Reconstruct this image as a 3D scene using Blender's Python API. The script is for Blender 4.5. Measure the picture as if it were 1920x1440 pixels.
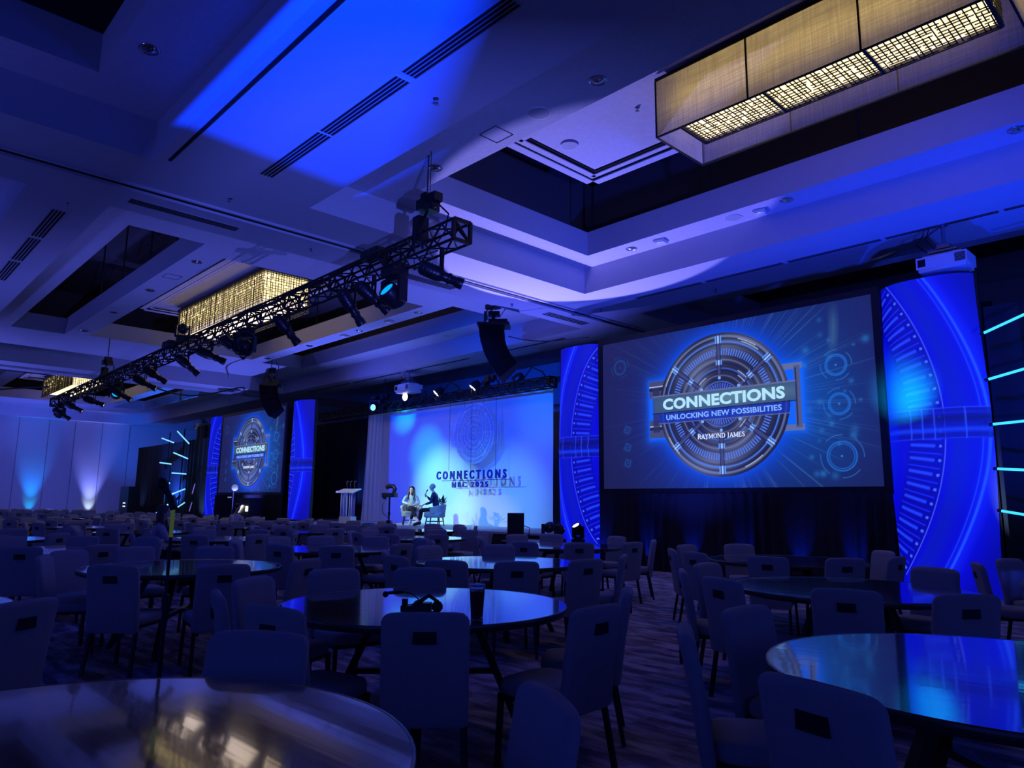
import bpy, bmesh, math, random
import numpy as np
from mathutils import Vector, Matrix
random.seed(7)
rng = np.random.RandomState(5)
PI = math.pi
for o in list(bpy.data.objects): bpy.data.objects.remove(o)
SC = bpy.context.scene
COL = SC.collection

# ------------------------------------------------------------------ camera
cam_d = bpy.data.cameras.new('camera'); cam = bpy.data.objects.new('camera', cam_d); COL.objects.link(cam)
SC.camera = cam
cam_d.sensor_fit = 'HORIZONTAL'; cam_d.sensor_width = 36.0; cam_d.lens = 36.0*1359.0/1920.0
cam_d.clip_start = 0.05; cam_d.clip_end = 200
YAW, PITCH, ROLL, EYE = math.radians(46.417), math.radians(9.395), math.radians(0.617), 1.40
fw = Vector((-math.sin(YAW)*math.cos(PITCH), math.cos(YAW)*math.cos(PITCH), math.sin(PITCH)))
rt0 = Vector((math.cos(YAW), math.sin(YAW), 0)); up0 = rt0.cross(fw)
rt = math.cos(ROLL)*rt0 + math.sin(ROLL)*up0; up = -math.sin(ROLL)*rt0 + math.cos(ROLL)*up0
cam.matrix_world = Matrix(((rt.x, up.x, -fw.x, 0), (rt.y, up.y, -fw.y, 0), (rt.z, up.z, -fw.z, EYE), (0, 0, 0, 1)))

# ------------------------------------------------------------------ colour management and world
vs = SC.view_settings
SC.display_settings.display_device = 'sRGB'
vs.view_transform = 'Standard'; vs.look = 'None'; vs.gamma = 1.0; vs.exposure = 0.0; vs.use_curve_mapping = False
w = bpy.data.worlds.new('world'); SC.world = w; w.use_nodes = True
w.node_tree.nodes['Background'].inputs[0].default_value = (0.04, 0.09, 1.0, 1)
w.node_tree.nodes['Background'].inputs[1].default_value = 0.38

# ------------------------------------------------------------------ lights of the show and added fill
def aim(o, tgt):
    d = (Vector(tgt)-o.location).normalized()
    o.rotation_euler = d.to_track_quat('-Z', 'Y').to_euler()
def spot(name, loc, tgt, col, watts, deg, blend=.5, size=0.0):
    l = bpy.data.lights.new(name, 'SPOT'); l.energy = watts; l.color = col; l.spot_size = math.radians(deg); l.spot_blend = blend
    l.shadow_soft_size = size
    o = bpy.data.objects.new(name, l); o.location = loc; COL.objects.link(o); aim(o, tgt); return o
def area(name, loc, tgt, col, watts, sx, sy, spread=180):
    l = bpy.data.lights.new(name, 'AREA'); l.shape = 'RECTANGLE'; l.size = sx; l.size_y = sy; l.energy = watts; l.color = col
    l.spread = math.radians(spread)
    o = bpy.data.objects.new(name, l); o.location = loc; COL.objects.link(o); aim(o, tgt); return o
BLUE = (0.0, 0.05, 1.0); LAV = (0.20, 0.20, 1.0); CYAN = (0.0, 0.55, 1.0); WHT = (0.85, 0.95, 1.0)
# washes on the stage cloth
spot('cloth_wash_light', (-28, 7.0, 5.0), (-23.5, 16.5, 3.2), (0.0, 0.03, 1.0), 3600, 46, 1.0)
spot('cloth_wash_light', (-12.5, 8.0, 5.0), (-18.5, 16.5, 3.6), (0.0, 0.06, 1.0), 4200, 58, 1.0)
spot('cloth_spot_light', (-22.0, 13.5, 5.2), (-23.4, 16.5, 4.75), (0.0, 0.9, 0.85), 230, 28, 1.0)
spot('cloth_spot_light', (-21.5, 10.5, 5.0), (-21.9, 16.5, 3.2), (0.0, 0.60, 0.9), 850, 24, 1.0)
spot('cloth_spot_light', (-21.0, 9.0, 5.0), (-20.9, 16.5, 1.5), (0.30, 1.0, 0.80), 2600, 32, 1.0)
spot('cloth_spot_light', (-17.0, 8.0, 5.0), (-17.6, 16.5, 1.0), (0.18, 0.75, .9), 1300, 34, 1.0)
spot('cloth_spot_light', (-13.2, 9.2, 5.2), (-15.7, 16.5, 4.4), (0.0, 0.50, 1.0), 420, 24, 1.0)
spot('cloth_spot_light', (-15.5, 12.0, 5.0), (-15.8, 16.5, 1.6), (0.12, 0.12, 1.0), 160, 60, 1.0)
# key lights on the two speakers
spot('key_light', (-27.5, 7.2, 4.9), (-19.9, 15.2, 1.2), (1.0, 0.97, 0.88), 2300, 15, .9)
spot('key_light', (-15.0, 7.5, 4.9), (-20.6, 14.9, 1.3), (1.0, 0.97, 0.90), 1200, 13, .9)
# unseen fill spots added low in the room to brighten the ceiling
spot('ceiling_fill', (-3.2, 11.2, .25), (-2.4, 13.6, 6.3), (0.0, 0.025, 1.0), 1100, 100, 1.0)
spot('ceiling_fill', (-8.6, 11.4, .25), (-8.4, 13.8, 6.3), (0.03, 0.06, 1.0), 900, 100, 1.0)
spot('ceiling_fill', (-14.0, 13.4, .75), (-14.0, 12.0, 6.3), (0.10, 0.12, 1.0), 1900, 88, 1.0)
spot('ceiling_fill', (-22.6, 12.3, .75), (-22.6, 12.0, 6.3), (0.10, 0.13, 1.0), 2300, 90, 1.0)
spot('ceiling_fill', (-30.0, 12.9, .4), (-29.5, 12.0, 6.3), (0.10, 0.13, 1.0), 1900, 100, 1.0)
spot('ceiling_fill', (-39.5, 12.9, .9), (-39.8, 14.4, 6.3), (0.03, 0.13, 1.0), 2300, 130, 1.0)
spot('ceiling_fill', (-47.5, 8.0, 1.1), (-48.5, 8.0, 6.3), (0.08, 0.12, 1.0), 1300, 104, 1.0)
spot('ceiling_fill', (-18.0, 6.5, 1.0), (-18.0, 6.2, 6.3), (0.12, 0.14, 1.0), 500, 104, 1.0)
spot('hall_fill', (-9.5, -4.5, .3), (-9.5, -3.0, 6.3), (0.09, 0.12, 1.0), 650, 112, 1.0, .3)  # fill lamps added out of view for the darker ceiling parts
spot('hall_fill', (-21.0, -3.5, .3), (-21.0, -2.0, 6.3), (0.09, 0.12, 1.0), 2000, 112, 1.0, .3)
spot('hall_fill', (-33.0, 1.5, .3), (-33.0, 3.0, 6.3), (0.11, 0.14, 1.0), 1700, 112, 1.0, .3)
spot('hall_fill', (3.5, 6.0, .3), (-6.5, 13.7, 6.3), (0.02, 0.055, 1.0), 5000, 50, .8, .3)
spot('hall_fill', (3.2, 9.8, .3), (-.8, 14.0, 6.3), (0.0, 0.03, 1.0), 900, 58, 1.0, .3)
# moving head at the stage edge: lavender pool on the ceiling
spot('mover_beam', (-12.6, 12.4, 1.5), (-9.55, 10.75, 6.9), (0.28, 0.26, 1.0), 3000, 52, .10)
# wall washers on the left wall
spot('wall_uplight_beam', (-51.7, 9.6, .25), (-52.36, 9.6, 3.6), (0.0, 0.20, 1.0), 1100, 40, 1.0)
spot('wall_uplight_beam', (-51.9, 9.6, .25), (-52.36, 9.6, 1.2), (0.0, 0.45, 1.0), 90, 44, 1.0)
spot('wall_uplight_beam', (-51.7, 12.8, .25), (-52.36, 12.8, 3.6), (0.18, 0.22, 1.0), 1300, 44, 1.0)
spot('wall_uplight_beam', (-51.9, 12.8, .25), (-52.36, 12.8, 1.2), (0.6, 0.8, 1.0), 110, 44, 1.0)
spot('wall_uplight_beam', (-46.0, 11.5, 1.7), (-52.4, 16.0, 5.6), (0.0, 0.12, 1.0), 1500, 50, 1.0)
spot('wall_uplight_beam', (-43.0, 8.0, 1.7), (-52.4, 11.5, 4.6), (0.06, 0.10, 1.0), 1700, 90, 1.0)  # unseen spot out in the room, added to brighten the whole wall
# framed saturated blue beam crossing the ceiling from behind the camera
def framed_beam(loc, poly, col, watts, soft=130):
    loc = Vector(loc); c = sum((Vector(p) for p in poly), Vector())/len(poly)
    o = spot('framed_beam', loc, c, col, watts, 110, 0, .02)
    rot = o.rotation_euler.to_matrix().transposed()
    l = o.data; l.use_nodes = True; nt = l.node_tree; em = nt.nodes['Emission']
    tc = nt.nodes.new('ShaderNodeTexCoord'); prev = None
    for i in range(len(poly)):
        a = Vector(poly[i])-loc; b = Vector(poly[(i+1) % len(poly)])-loc
        n = a.cross(b).normalized()
        if n.dot(c-loc) < 0: n = -n
        nl = rot @ n
        dp = nt.nodes.new('ShaderNodeVectorMath'); dp.operation = 'DOT_PRODUCT'
        nt.links.new(tc.outputs['Normal'], dp.inputs[0]); dp.inputs[1].default_value = nl
        k = nt.nodes.new('ShaderNodeMath'); k.operation = 'MULTIPLY'; k.use_clamp = True; nt.links.new(dp.outputs['Value'], k.inputs[0])
        k.inputs[1].default_value = soft if i != 2 else 25*soft/130
        if prev is None: prev = k.outputs[0]
        else:
            m_ = nt.nodes.new('ShaderNodeMath'); m_.operation = 'MULTIPLY'
            nt.links.new(prev, m_.inputs[0]); nt.links.new(k.outputs[0], m_.inputs[1]); prev = m_.outputs[0]
    nt.links.new(prev, em.inputs['Strength'])
    return o
framed_beam((2.8, -3.6, 1.0), [(-9.55, 2.6, 6.3), (-9.8, 5.6, 6.3), (-8.8, 6.85, 6.91), (-4.2, 4.1, 6.3), (-3.0, 2.6, 6.3)], (0.0, 0.035, 1.0), 48000)
framed_beam((2.6, .8, .6), [(-26, 2.6, 6.3), (-26, 13, 6.3), (-6, 12.6, 6.3), (-3.0, 6.5, 6.3), (-6.5, 2.9, 6.3)], (0.08, 0.12, 1.0), 6500, 12)  # second beam is added fill from an unseen lamp, kept to the ceiling

# ------------------------------------------------------------------ materials
def srgb(r, g, b):
    f = lambda v: (v/255/12.92) if v/255 <= .04045 else ((v/255+.055)/1.055)**2.4
    return (f(r), f(g), f(b))
MATS = {}
def mat(name, col, rough=.6, metal=0.0, emit=None, estr=1.0, trans=0.0, alpha=1.0, ior=1.45, coat=0.0, noise=None, bump=None, spec=.5):
    if name in MATS: return MATS[name]
    m = bpy.data.materials.new(name); m.use_nodes = True; MATS[name] = m
    nt = m.node_tree; b = nt.nodes['Principled BSDF']
    b.inputs['Base Color'].default_value = (*col, 1); b.inputs['Roughness'].default_value = rough
    b.inputs['Metallic'].default_value = metal; b.inputs['IOR'].default_value = ior
    b.inputs['Transmission Weight'].default_value = trans; b.inputs['Coat Weight'].default_value = coat
    b.inputs['Specular IOR Level'].default_value = spec
    b.inputs['Alpha'].default_value = alpha
    if emit: b.inputs['Emission Color'].default_value = (*emit, 1); b.inputs['Emission Strength'].default_value = estr
    if noise:
        sc, amt = noise
        tc = nt.nodes.new('ShaderNodeTexCoord'); nz = nt.nodes.new('ShaderNodeTexNoise'); nz.inputs['Scale'].default_value = sc
        nz.inputs['Detail'].default_value = 4
        mx = nt.nodes.new('ShaderNodeMix'); mx.data_type = 'RGBA'
        mx.inputs[6].default_value = (*[c*(1-amt) for c in col], 1); mx.inputs[7].default_value = (*[min(1, c*(1+amt)) for c in col], 1)
        nt.links.new(tc.outputs['Object'], nz.inputs['Vector']); nt.links.new(nz.outputs['Fac'], mx.inputs[0])
        nt.links.new(mx.outputs[2], b.inputs['Base Color'])
    if bump:
        sc, st = bump
        tc = nt.nodes.new('ShaderNodeTexCoord'); nz = nt.nodes.new('ShaderNodeTexNoise'); nz.inputs['Scale'].default_value = sc
        bp = nt.nodes.new('ShaderNodeBump'); bp.inputs['Strength'].default_value = st; bp.inputs['Distance'].default_value = .02
        nt.links.new(tc.outputs['Object'], nz.inputs['Vector']); nt.links.new(nz.outputs['Fac'], bp.inputs['Height'])
        nt.links.new(bp.outputs['Normal'], b.inputs['Normal'])
    return m
CEIL = mat('ceiling_paint', (.52, .50, .52), .85, noise=(9, .04), bump=(40, .05), spec=.2)
SOFF = mat('soffit_plaster', (.52, .50, .52), .6, noise=(14, .13), bump=(25, .15), spec=.3)
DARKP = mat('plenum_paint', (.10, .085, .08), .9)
WALL = mat('wall_panel', (.50, .48, .47), .8, noise=(3, .03), spec=.2)
BLACK = mat('black_metal', (.008, .008, .010), .45, noise=(30, .2))
BLACK2 = mat('black_plastic', (.012, .012, .016), .35, noise=(20, .2))
TRUSSM = mat('truss_black', (.012, .012, .014), .4, .3, noise=(15, .3))
VELV = mat('black_drape', (.010, .011, .018), .8, noise=(8, .25))
FAB = mat('chair_fabric', (.36, .34, .34), .9, noise=(60, .07), bump=(150, .12), spec=.15)
SLOT = mat('chair_slot', (.01, .01, .01), .6, noise=(20, .2))
LEG = mat('chair_leg', (.012, .010, .010), .4, noise=(15, .2))
WHITEP = mat('white_plastic', (.62, .62, .62), .45, noise=(12, .04))
GREY = mat('grey_metal', (.22, .22, .24), .35, .6, noise=(18, .15))
SLAT = mat('vent_slat', (.40, .39, .40), .6, noise=(10, .05))
SLITM = mat('vent_dark', (.004, .004, .004), .9, noise=(10, .2))
CHROME = mat('chrome', (.6, .6, .65), .15, 1.0, noise=(10, .05))
LENS = mat('lens_glass', (.02, .03, .05), .05, noise=(10, .1))

def table_mat():
    m = bpy.data.materials.new('table_wood'); m.use_nodes = True; nt = m.node_tree; b = nt.nodes['Principled BSDF']
    tc = nt.nodes.new('ShaderNodeTexCoord'); mp = nt.nodes.new('ShaderNodeMapping'); mp.inputs['Scale'].default_value = (1.2, 14, 1)
    nz = nt.nodes.new('ShaderNodeTexNoise'); nz.inputs['Scale'].default_value = 2.2; nz.inputs['Detail'].default_value = 6
    nt.links.new(tc.outputs['Object'], mp.inputs['Vector']); nt.links.new(mp.outputs['Vector'], nz.inputs['Vector'])
    cr = nt.nodes.new('ShaderNodeValToRGB'); cr.color_ramp.elements[0].position = .3; cr.color_ramp.elements[0].color = (.018, .012, .010, 1)
    cr.color_ramp.elements[1].position = .75; cr.color_ramp.elements[1].color = (.075, .055, .045, 1)
    nt.links.new(nz.outputs['Fac'], cr.inputs['Fac']); nt.links.new(cr.outputs['Color'], b.inputs['Base Color'])
    mr = nt.nodes.new('ShaderNodeMapRange'); mr.inputs['To Min'].default_value = .07; mr.inputs['To Max'].default_value = .17
    nt.links.new(nz.outputs['Fac'], mr.inputs['Value']); nt.links.new(mr.outputs['Result'], b.inputs['Roughness'])
    mp2 = nt.nodes.new('ShaderNodeMapping'); mp2.inputs['Scale'].default_value = (.7, 9, 1)
    nz2 = nt.nodes.new('ShaderNodeTexNoise'); nz2.inputs['Scale'].default_value = 1.6; nz2.inputs['Detail'].default_value = 2
    nt.links.new(tc.outputs['Object'], mp2.inputs['Vector']); nt.links.new(mp2.outputs['Vector'], nz2.inputs['Vector'])
    bp = nt.nodes.new('ShaderNodeBump'); bp.inputs['Strength'].default_value = .10; bp.inputs['Distance'].default_value = .003
    nt.links.new(nz2.outputs['Fac'], bp.inputs['Height']); nt.links.new(bp.outputs['Normal'], b.inputs['Normal'])
    b.inputs['IOR'].default_value = 1.9; b.inputs['Specular IOR Level'].default_value = .6; b.inputs['Coat Weight'].default_value = 1.0; b.inputs['Coat IOR'].default_value = 1.8; b.inputs['Coat Roughness'].default_value = .05
    nt.links.new(bp.outputs['Normal'], b.inputs['Coat Normal'])
    return m
TABLE = table_mat()
TEDGE = mat('table_edge', (.10, .085, .08), .25, .7, noise=(10, .1))

def carpet_mat():
    m = bpy.data.materials.new('carpet'); m.use_nodes = True; nt = m.node_tree; b = nt.nodes['Principled BSDF']
    tc = nt.nodes.new('ShaderNodeTexCoord')
    mp = nt.nodes.new('ShaderNodeMapping'); mp.inputs['Rotation'].default_value = (0, 0, .0); mp.inputs['Scale'].default_value = (1.2, 3.4, 1)
    nt.links.new(tc.outputs['Object'], mp.inputs['Vector'])
    br = nt.nodes.new('ShaderNodeTexBrick'); br.inputs['Scale'].default_value = 1.0; br.inputs['Mortar Size'].default_value = .0
    br.inputs['Color1'].default_value = (.55, .47, .48, 1); br.inputs['Color2'].default_value = (.12, .10, .14, 1); br.inputs['Bias'].default_value = -.35
    br.inputs['Brick Width'].default_value = .6; br.inputs['Row Height'].default_value = .28
    nz = nt.nodes.new('ShaderNodeTexNoise'); nz.inputs['Scale'].default_value = 2.4; nz.inputs['Detail'].default_value = 6
    nt.links.new(mp.outputs['Vector'], nz.inputs['Vector'])
    ad = nt.nodes.new('ShaderNodeVectorMath'); ad.operation = 'MULTIPLY_ADD'
    nt.links.new(nz.outputs['Color'], ad.inputs[0]); ad.inputs[1].default_value = (.22, .10, 0); nt.links.new(mp.outputs['Vector'], ad.inputs[2])
    nt.links.new(ad.outputs[0], br.inputs['Vector'])
    cr = nt.nodes.new('ShaderNodeValToRGB'); cr.color_ramp.elements[0].position = .42; cr.color_ramp.elements[0].color = (.30, .26, .27, 1)
    cr.color_ramp.elements[1].position = .58; cr.color_ramp.elements[1].color = (1, 1, 1, 1)
    nt.links.new(nz.outputs['Fac'], cr.inputs['Fac'])
    mx = nt.nodes.new('ShaderNodeMix'); mx.data_type = 'RGBA'; mx.blend_type = 'MULTIPLY'; mx.inputs[0].default_value = .8
    nt.links.new(br.outputs['Color'], mx.inputs[6]); nt.links.new(cr.outputs['Color'], mx.inputs[7])
    nt.links.new(mx.outputs[2], b.inputs['Base Color']); b.inputs['Roughness'].default_value = .95; b.inputs['Specular IOR Level'].default_value = .1
    return m
CARPET = carpet_mat()
def attr_mat(name, strength, base=.05, rough=.7):
    m = bpy.data.materials.new(name); m.use_nodes = True; nt = m.node_tree; b = nt.nodes['Principled BSDF']
    a = nt.nodes.new('ShaderNodeAttribute'); a.attribute_name = 'Col'
    nt.links.new(a.outputs['Color'], b.inputs['Emission Color']); b.inputs['Emission Strength'].default_value = strength
    b.inputs['Base Color'].default_value = (base, base, base, 1); b.inputs['Roughness'].default_value = rough; b.inputs['Specular IOR Level'].default_value = .2
    return m
SCREENM = attr_mat('projection_screen', 1.0, .03)
PRINTM = attr_mat('backlit_print', 1.0, .06)

# ------------------------------------------------------------------ mesh helpers
class MB:
    def __init__(s): s.v = []; s.f = []; s.m = []; s.sm = []
    def add(s, vs_, fs, mi=0, smooth=False):
        o = len(s.v); s.v += [tuple(v) for v in vs_]
        for f in fs: s.f.append(tuple(i+o for i in f)); s.m.append(mi); s.sm.append(smooth)
        return s
    def box(s, c, d, rz=0, mi=0, M=None):
        hx, hy, hz = d[0]/2, d[1]/2, d[2]/2
        P = [Vector((x*hx, y*hy, z*hz)) for z in (-1, 1) for y in (-1, 1) for x in (-1, 1)]
        if rz: R_ = Matrix.Rotation(rz, 3, 'Z'); P = [R_ @ p for p in P]
        if M is not None: P = [M @ p for p in P]
        P = [p+Vector(c) for p in P]
        return s.add(P, [(0, 2, 3, 1), (4, 5, 7, 6), (0, 1, 5, 4), (2, 6, 7, 3), (0, 4, 6, 2), (1, 3, 7, 5)], mi)
    def bar(s, p, q, w_, h_=None, mi=0, roll=(0, 0, 1)):
        h_ = h_ or w_; p, q = Vector(p), Vector(q); d = (q-p).normalized()
        r_ = Vector(roll)
        if abs(d.dot(r_)) > .98: r_ = Vector((1, 0, 0))
        x = d.cross(r_).normalized(); y = x.cross(d)
        P = [b+x*sx*w_/2+y*sy*h_/2 for b in (p, q) for sy in (-1, 1) for sx in (-1, 1)]
        return s.add(P, [(0, 2, 3, 1), (4, 5, 7, 6), (0, 1, 5, 4), (2, 6, 7, 3), (0, 4, 6, 2), (1, 3, 7, 5)], mi)
    def cone(s, p, q, r1, r2=None, n=12, mi=0, caps=True, smooth=True):
        r2 = r1 if r2 is None else r2; p, q = Vector(p), Vector(q); d = (q-p).normalized()
        a = Vector((0, 0, 1)) if abs(d.z) < .9 else Vector((1, 0, 0)); x = d.cross(a).normalized(); y = d.cross(x)
        P = []
        for b, r_ in ((p, r1), (q, r2)):
            for i in range(n): t = 2*PI*i/n; P.append(b+(x*math.cos(t)+y*math.sin(t))*r_)
        s.add(P, [(i, (i+1) % n, n+(i+1) % n, n+i) for i in range(n)], mi, smooth)
        if caps: s.add(P, [tuple(range(n))[::-1], tuple(range(n, 2*n))], mi)
        return s
    def ball(s, c, r_, n=12, mi=0, sc=(1, 1, 1), M=None):
        c = Vector(c); P = []; k = max(4, n//2)
        for j in range(k+1):
            th = PI*j/k
            for i in range(n):
                p = Vector((math.sin(th)*math.cos(2*PI*i/n)*sc[0], math.sin(th)*math.sin(2*PI*i/n)*sc[1], math.cos(th)*sc[2]))*r_
                if M is not None: p = M @ p
                P.append(c+p)
        return s.add(P, [(j*n+i, (j+1)*n+i, (j+1)*n+(i+1) % n, j*n+(i+1) % n) for j in range(k) for i in range(n)], mi, True)
    def tube(s, pts, r_, n=6, mi=0):
        pts = [Vector(p) for p in pts]; rings = []
        for i, p in enumerate(pts):
            d = (pts[min(i+1, len(pts)-1)]-pts[max(i-1, 0)]).normalized()
            a = Vector((0, 0, 1)) if abs(d.z) < .9 else Vector((1, 0, 0)); x = d.cross(a).normalized(); y = d.cross(x)
            rr = r_[i] if isinstance(r_, (list, tuple)) else r_
            rings.append([p+(x*math.cos(2*PI*k/n)+y*math.sin(2*PI*k/n))*rr for k in range(n)])
        P = [v for r in rings for v in r]
        fs = [(j*n+i, (j+1)*n+i, (j+1)*n+(i+1) % n, j*n+(i+1) % n) for j in range(len(pts)-1) for i in range(n)]
        s.add(P, fs, mi, True); s.add(rings[0]+rings[-1], [tuple(range(n)), tuple(range(n, 2*n))[::-1]], mi)
        return s
    def lathe(s, prof, c=(0, 0, 0), n=24, mi=0, M=None, smooth=True):
        P = []
        for r_, z in prof:
            for i in range(n):
                p = Vector((r_*math.cos(2*PI*i/n), r_*math.sin(2*PI*i/n), z))
                if M is not None: p = M @ p
                P.append(p+Vector(c))
        return s.add(P, [(j*n+i, j*n+(i+1) % n, (j+1)*n+(i+1) % n, (j+1)*n+i) for j in range(len(prof)-1) for i in range(n)], mi, smooth)
    def build(s, name, mats, parent=None, loc=(0, 0, 0)):
        me = bpy.data.meshes.new(name); me.from_pydata(s.v, [], s.f)
        for m_ in (mats if isinstance(mats, (list, tuple)) else [mats]): me.materials.append(m_)
        me.polygons.foreach_set('material_index', s.m); me.polygons.foreach_set('use_smooth', s.sm); me.update()
        o = bpy.data.objects.new(name, me); COL.objects.link(o); o.location = loc
        if parent: o.parent = parent
        return o
def tag(o, label=None, cat=None, group=None, kind=None):
    if label: o['label'] = label
    if cat: o['category'] = cat
    if group: o['group'] = group
    if kind: o['kind'] = kind
    return o
def empty(name, loc, label, cat, rz=0, group=None):
    o = bpy.data.objects.new(name, None); COL.objects.link(o); o.location = loc; o.rotation_euler = (0, 0, rz); o.empty_display_size = .1
    return tag(o, label, cat, group)
def kids(o, tab={}):
    return [c for c in COL.objects if c.parent == o]
def copy_tree(tree, loc, rz, label, cat, group=None):
    root, parts = tree
    r_ = root.copy(); COL.objects.link(r_); r_.location = loc; r_.rotation_euler = (0, 0, rz)
    for k in list(r_.keys()):
        if k in ('label', 'category', 'group', 'kind'): del r_[k]
    mp = {root: r_}
    for p_ in parts:
        c = p_.copy(); COL.objects.link(c); c.parent = mp[p_.parent]; mp[p_] = c
    return tag(r_, label, cat, group)
def struct(name, mb, m): return tag(mb.build(name, m), kind='structure')
def text_mesh(name, txt, size, mat_, parent=None, loc=(0, 0, 0), extrude=.01, bold=0.0, width=None, spacing=1.0, rot=(PI/2, 0, 0), align='CENTER', height=None):
    cu = bpy.data.curves.new(name, 'FONT'); cu.body = txt; cu.size = size; cu.extrude = extrude; cu.offset = bold; cu.space_character = spacing
    cu.align_x = align; cu.resolution_u = 3
    t = bpy.data.objects.new(name, cu); COL.objects.link(t)
    dg = bpy.context.evaluated_depsgraph_get(); me = bpy.data.meshes.new_from_object(t.evaluated_get(dg))
    bpy.data.objects.remove(t)
    xs = [v.co.x for v in me.vertices]; ys = [v.co.y for v in me.vertices]
    cx = (min(xs)+max(xs))/2; cy = min(ys); sx = width/(max(xs)-min(xs)) if width else 1; sy = height/(max(ys)-min(ys)) if height else sx
    for v in me.vertices: v.co.x = (v.co.x-cx)*sx; v.co.y = (v.co.y-cy)*sy
    me.materials.clear(); me.materials.append(mat_)
    o = bpy.data.objects.new(name, me); COL.objects.link(o); o.location = loc; o.rotation_euler = rot
    if parent: o.parent = parent
    return o

# ------------------------------------------------------------------ room shell
H0, Z1, Z2, ZP = 6.30, 6.91, 7.46, 9.3
def holed(mb, X0, X1, Y0, Y1, z, holes, mi=0):
    xs = sorted({X0, X1, *[h[0] for h in holes], *[h[1] for h in holes]}); ys = sorted({Y0, Y1, *[h[2] for h in holes], *[h[3] for h in holes]})
    xs = [x for x in xs if X0 <= x <= X1]; ys = [y for y in ys if Y0 <= y <= Y1]
    for i in range(len(xs)-1):
        for j in range(len(ys)-1):
            cx, cy = (xs[i]+xs[i+1])/2, (ys[j]+ys[j+1])/2
            if any(h[0] < cx < h[1] and h[2] < cy < h[3] for h in holes): continue
            mb.add([(xs[i], ys[j], z), (xs[i], ys[j+1], z), (xs[i+1], ys[j+1], z), (xs[i+1], ys[j], z)], [(0, 1, 2, 3)], mi)
def rim(mb, h, za, zb, mi=0):
    x0, x1, y0, y1 = h; P = [(x0, y0), (x1, y0), (x1, y1), (x0, y1)]
    for i in range(4):
        a, b = P[i], P[(i+1) % 4]
        mb.add([(*a, za), (*b, za), (*b, zb), (*a, zb)], [(0, 1, 2, 3)], mi)
TRAYS = [((-10.79, 7.5, 5.5, 12.6), [(-10.13, 6.8, 7.2, 11.94)]),
         ((-10.82, 7.5, -7.0, 3.03), [(-10.05, 6.8, -6.3, 2.05)]),
         ((-10.9, 7.5, 14.95, 20.4), [(-10.2, 6.8, 17.2, 20.0)])]
for dx in (0, -20.3):
    TRAYS += [((-31.2+dx if dx == 0 else -51.6, -13.1+dx, 3.05, 15.17), [(-27.8+dx, -15.55+dx, 4.0, 5.53), (-27.45+dx, -16.2+dx, 6.2, 11.92), (-27.8+dx, -15.6+dx, 12.5, 14.25)]),
              ((-31.2+dx, -13.1+dx, -7.0, 1.86), [(-28+dx, -15.6+dx, -6, .8)]),
              ((-31.0+dx, -13.4+dx, 16.6, 20.4), [])]
lv = MB(); holed(lv, -52.4, 8, -8, 21.5, H0, [t[0] for t in TRAYS])
for t, hs in TRAYS: rim(lv, t, H0, Z1)
struct('ceiling', lv, CEIL)
sf = MB()
for t, hs in TRAYS: holed(sf, *t, Z1, hs)
struct('ceiling', sf, SOFF)
rm = MB()
for t, hs in TRAYS:
    for h in hs: rim(rm, h, Z1, Z2)
struct('ceiling', rm, CEIL)
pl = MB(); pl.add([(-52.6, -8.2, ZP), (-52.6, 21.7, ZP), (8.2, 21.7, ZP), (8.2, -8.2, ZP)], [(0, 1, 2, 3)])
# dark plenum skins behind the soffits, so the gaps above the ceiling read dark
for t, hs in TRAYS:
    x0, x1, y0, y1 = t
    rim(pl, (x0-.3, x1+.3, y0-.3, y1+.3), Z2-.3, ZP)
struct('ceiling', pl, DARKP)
fl = MB(); fl.add([(-54, -9, 0), (9, -9, 0), (9, 22, 0), (-54, 22, 0)], [(0, 1, 2, 3)]); struct('floor', fl, CARPET)
wl = MB(); wl.box((-52.5, 6.5, 3.2), (.2, 31, 6.4)); struct('wall_left', wl, WALL)
wb = MB(); wb.box((-22, 21.6, 3.2), (61, .2, 6.4)); struct('wall_back', wb, WALL)
ws = MB()
for y in (7.0, 8.6, 10.17, 11.6, 13.15, 14.8): ws.box((-52.39, y, 3.15), (.012, .03, 6.3))
struct('trim_1', ws, mat('wall_seam', (.16, .16, .17), .8, noise=(5, .1)))
bb_ = MB(); bb_.box((-52.37, 6.5, .08), (.05, 30, .16)); struct('baseboard_left', bb_, LEG)
# partition tracks
for i, x in enumerate((-12.0, -32.3)):
    tm = MB(); tm.box((x-.12, 6.5, H0-.015), (.045, 29, .05)); tm.box((x+.12, 6.5, H0-.015), (.045, 29, .05)); tm.box((x, 6.5, H0-.004), (.12, 29, .012), mi=1)
    tag(tm.build('trim_%d' % (i+2), [CEIL, SLITM]), kind='structure')
gr = MB(); gr.box((-3.0, 3.19, H0-.006), (15.3, .045, .02)); struct('trim_4', gr, SLITM)
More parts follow.
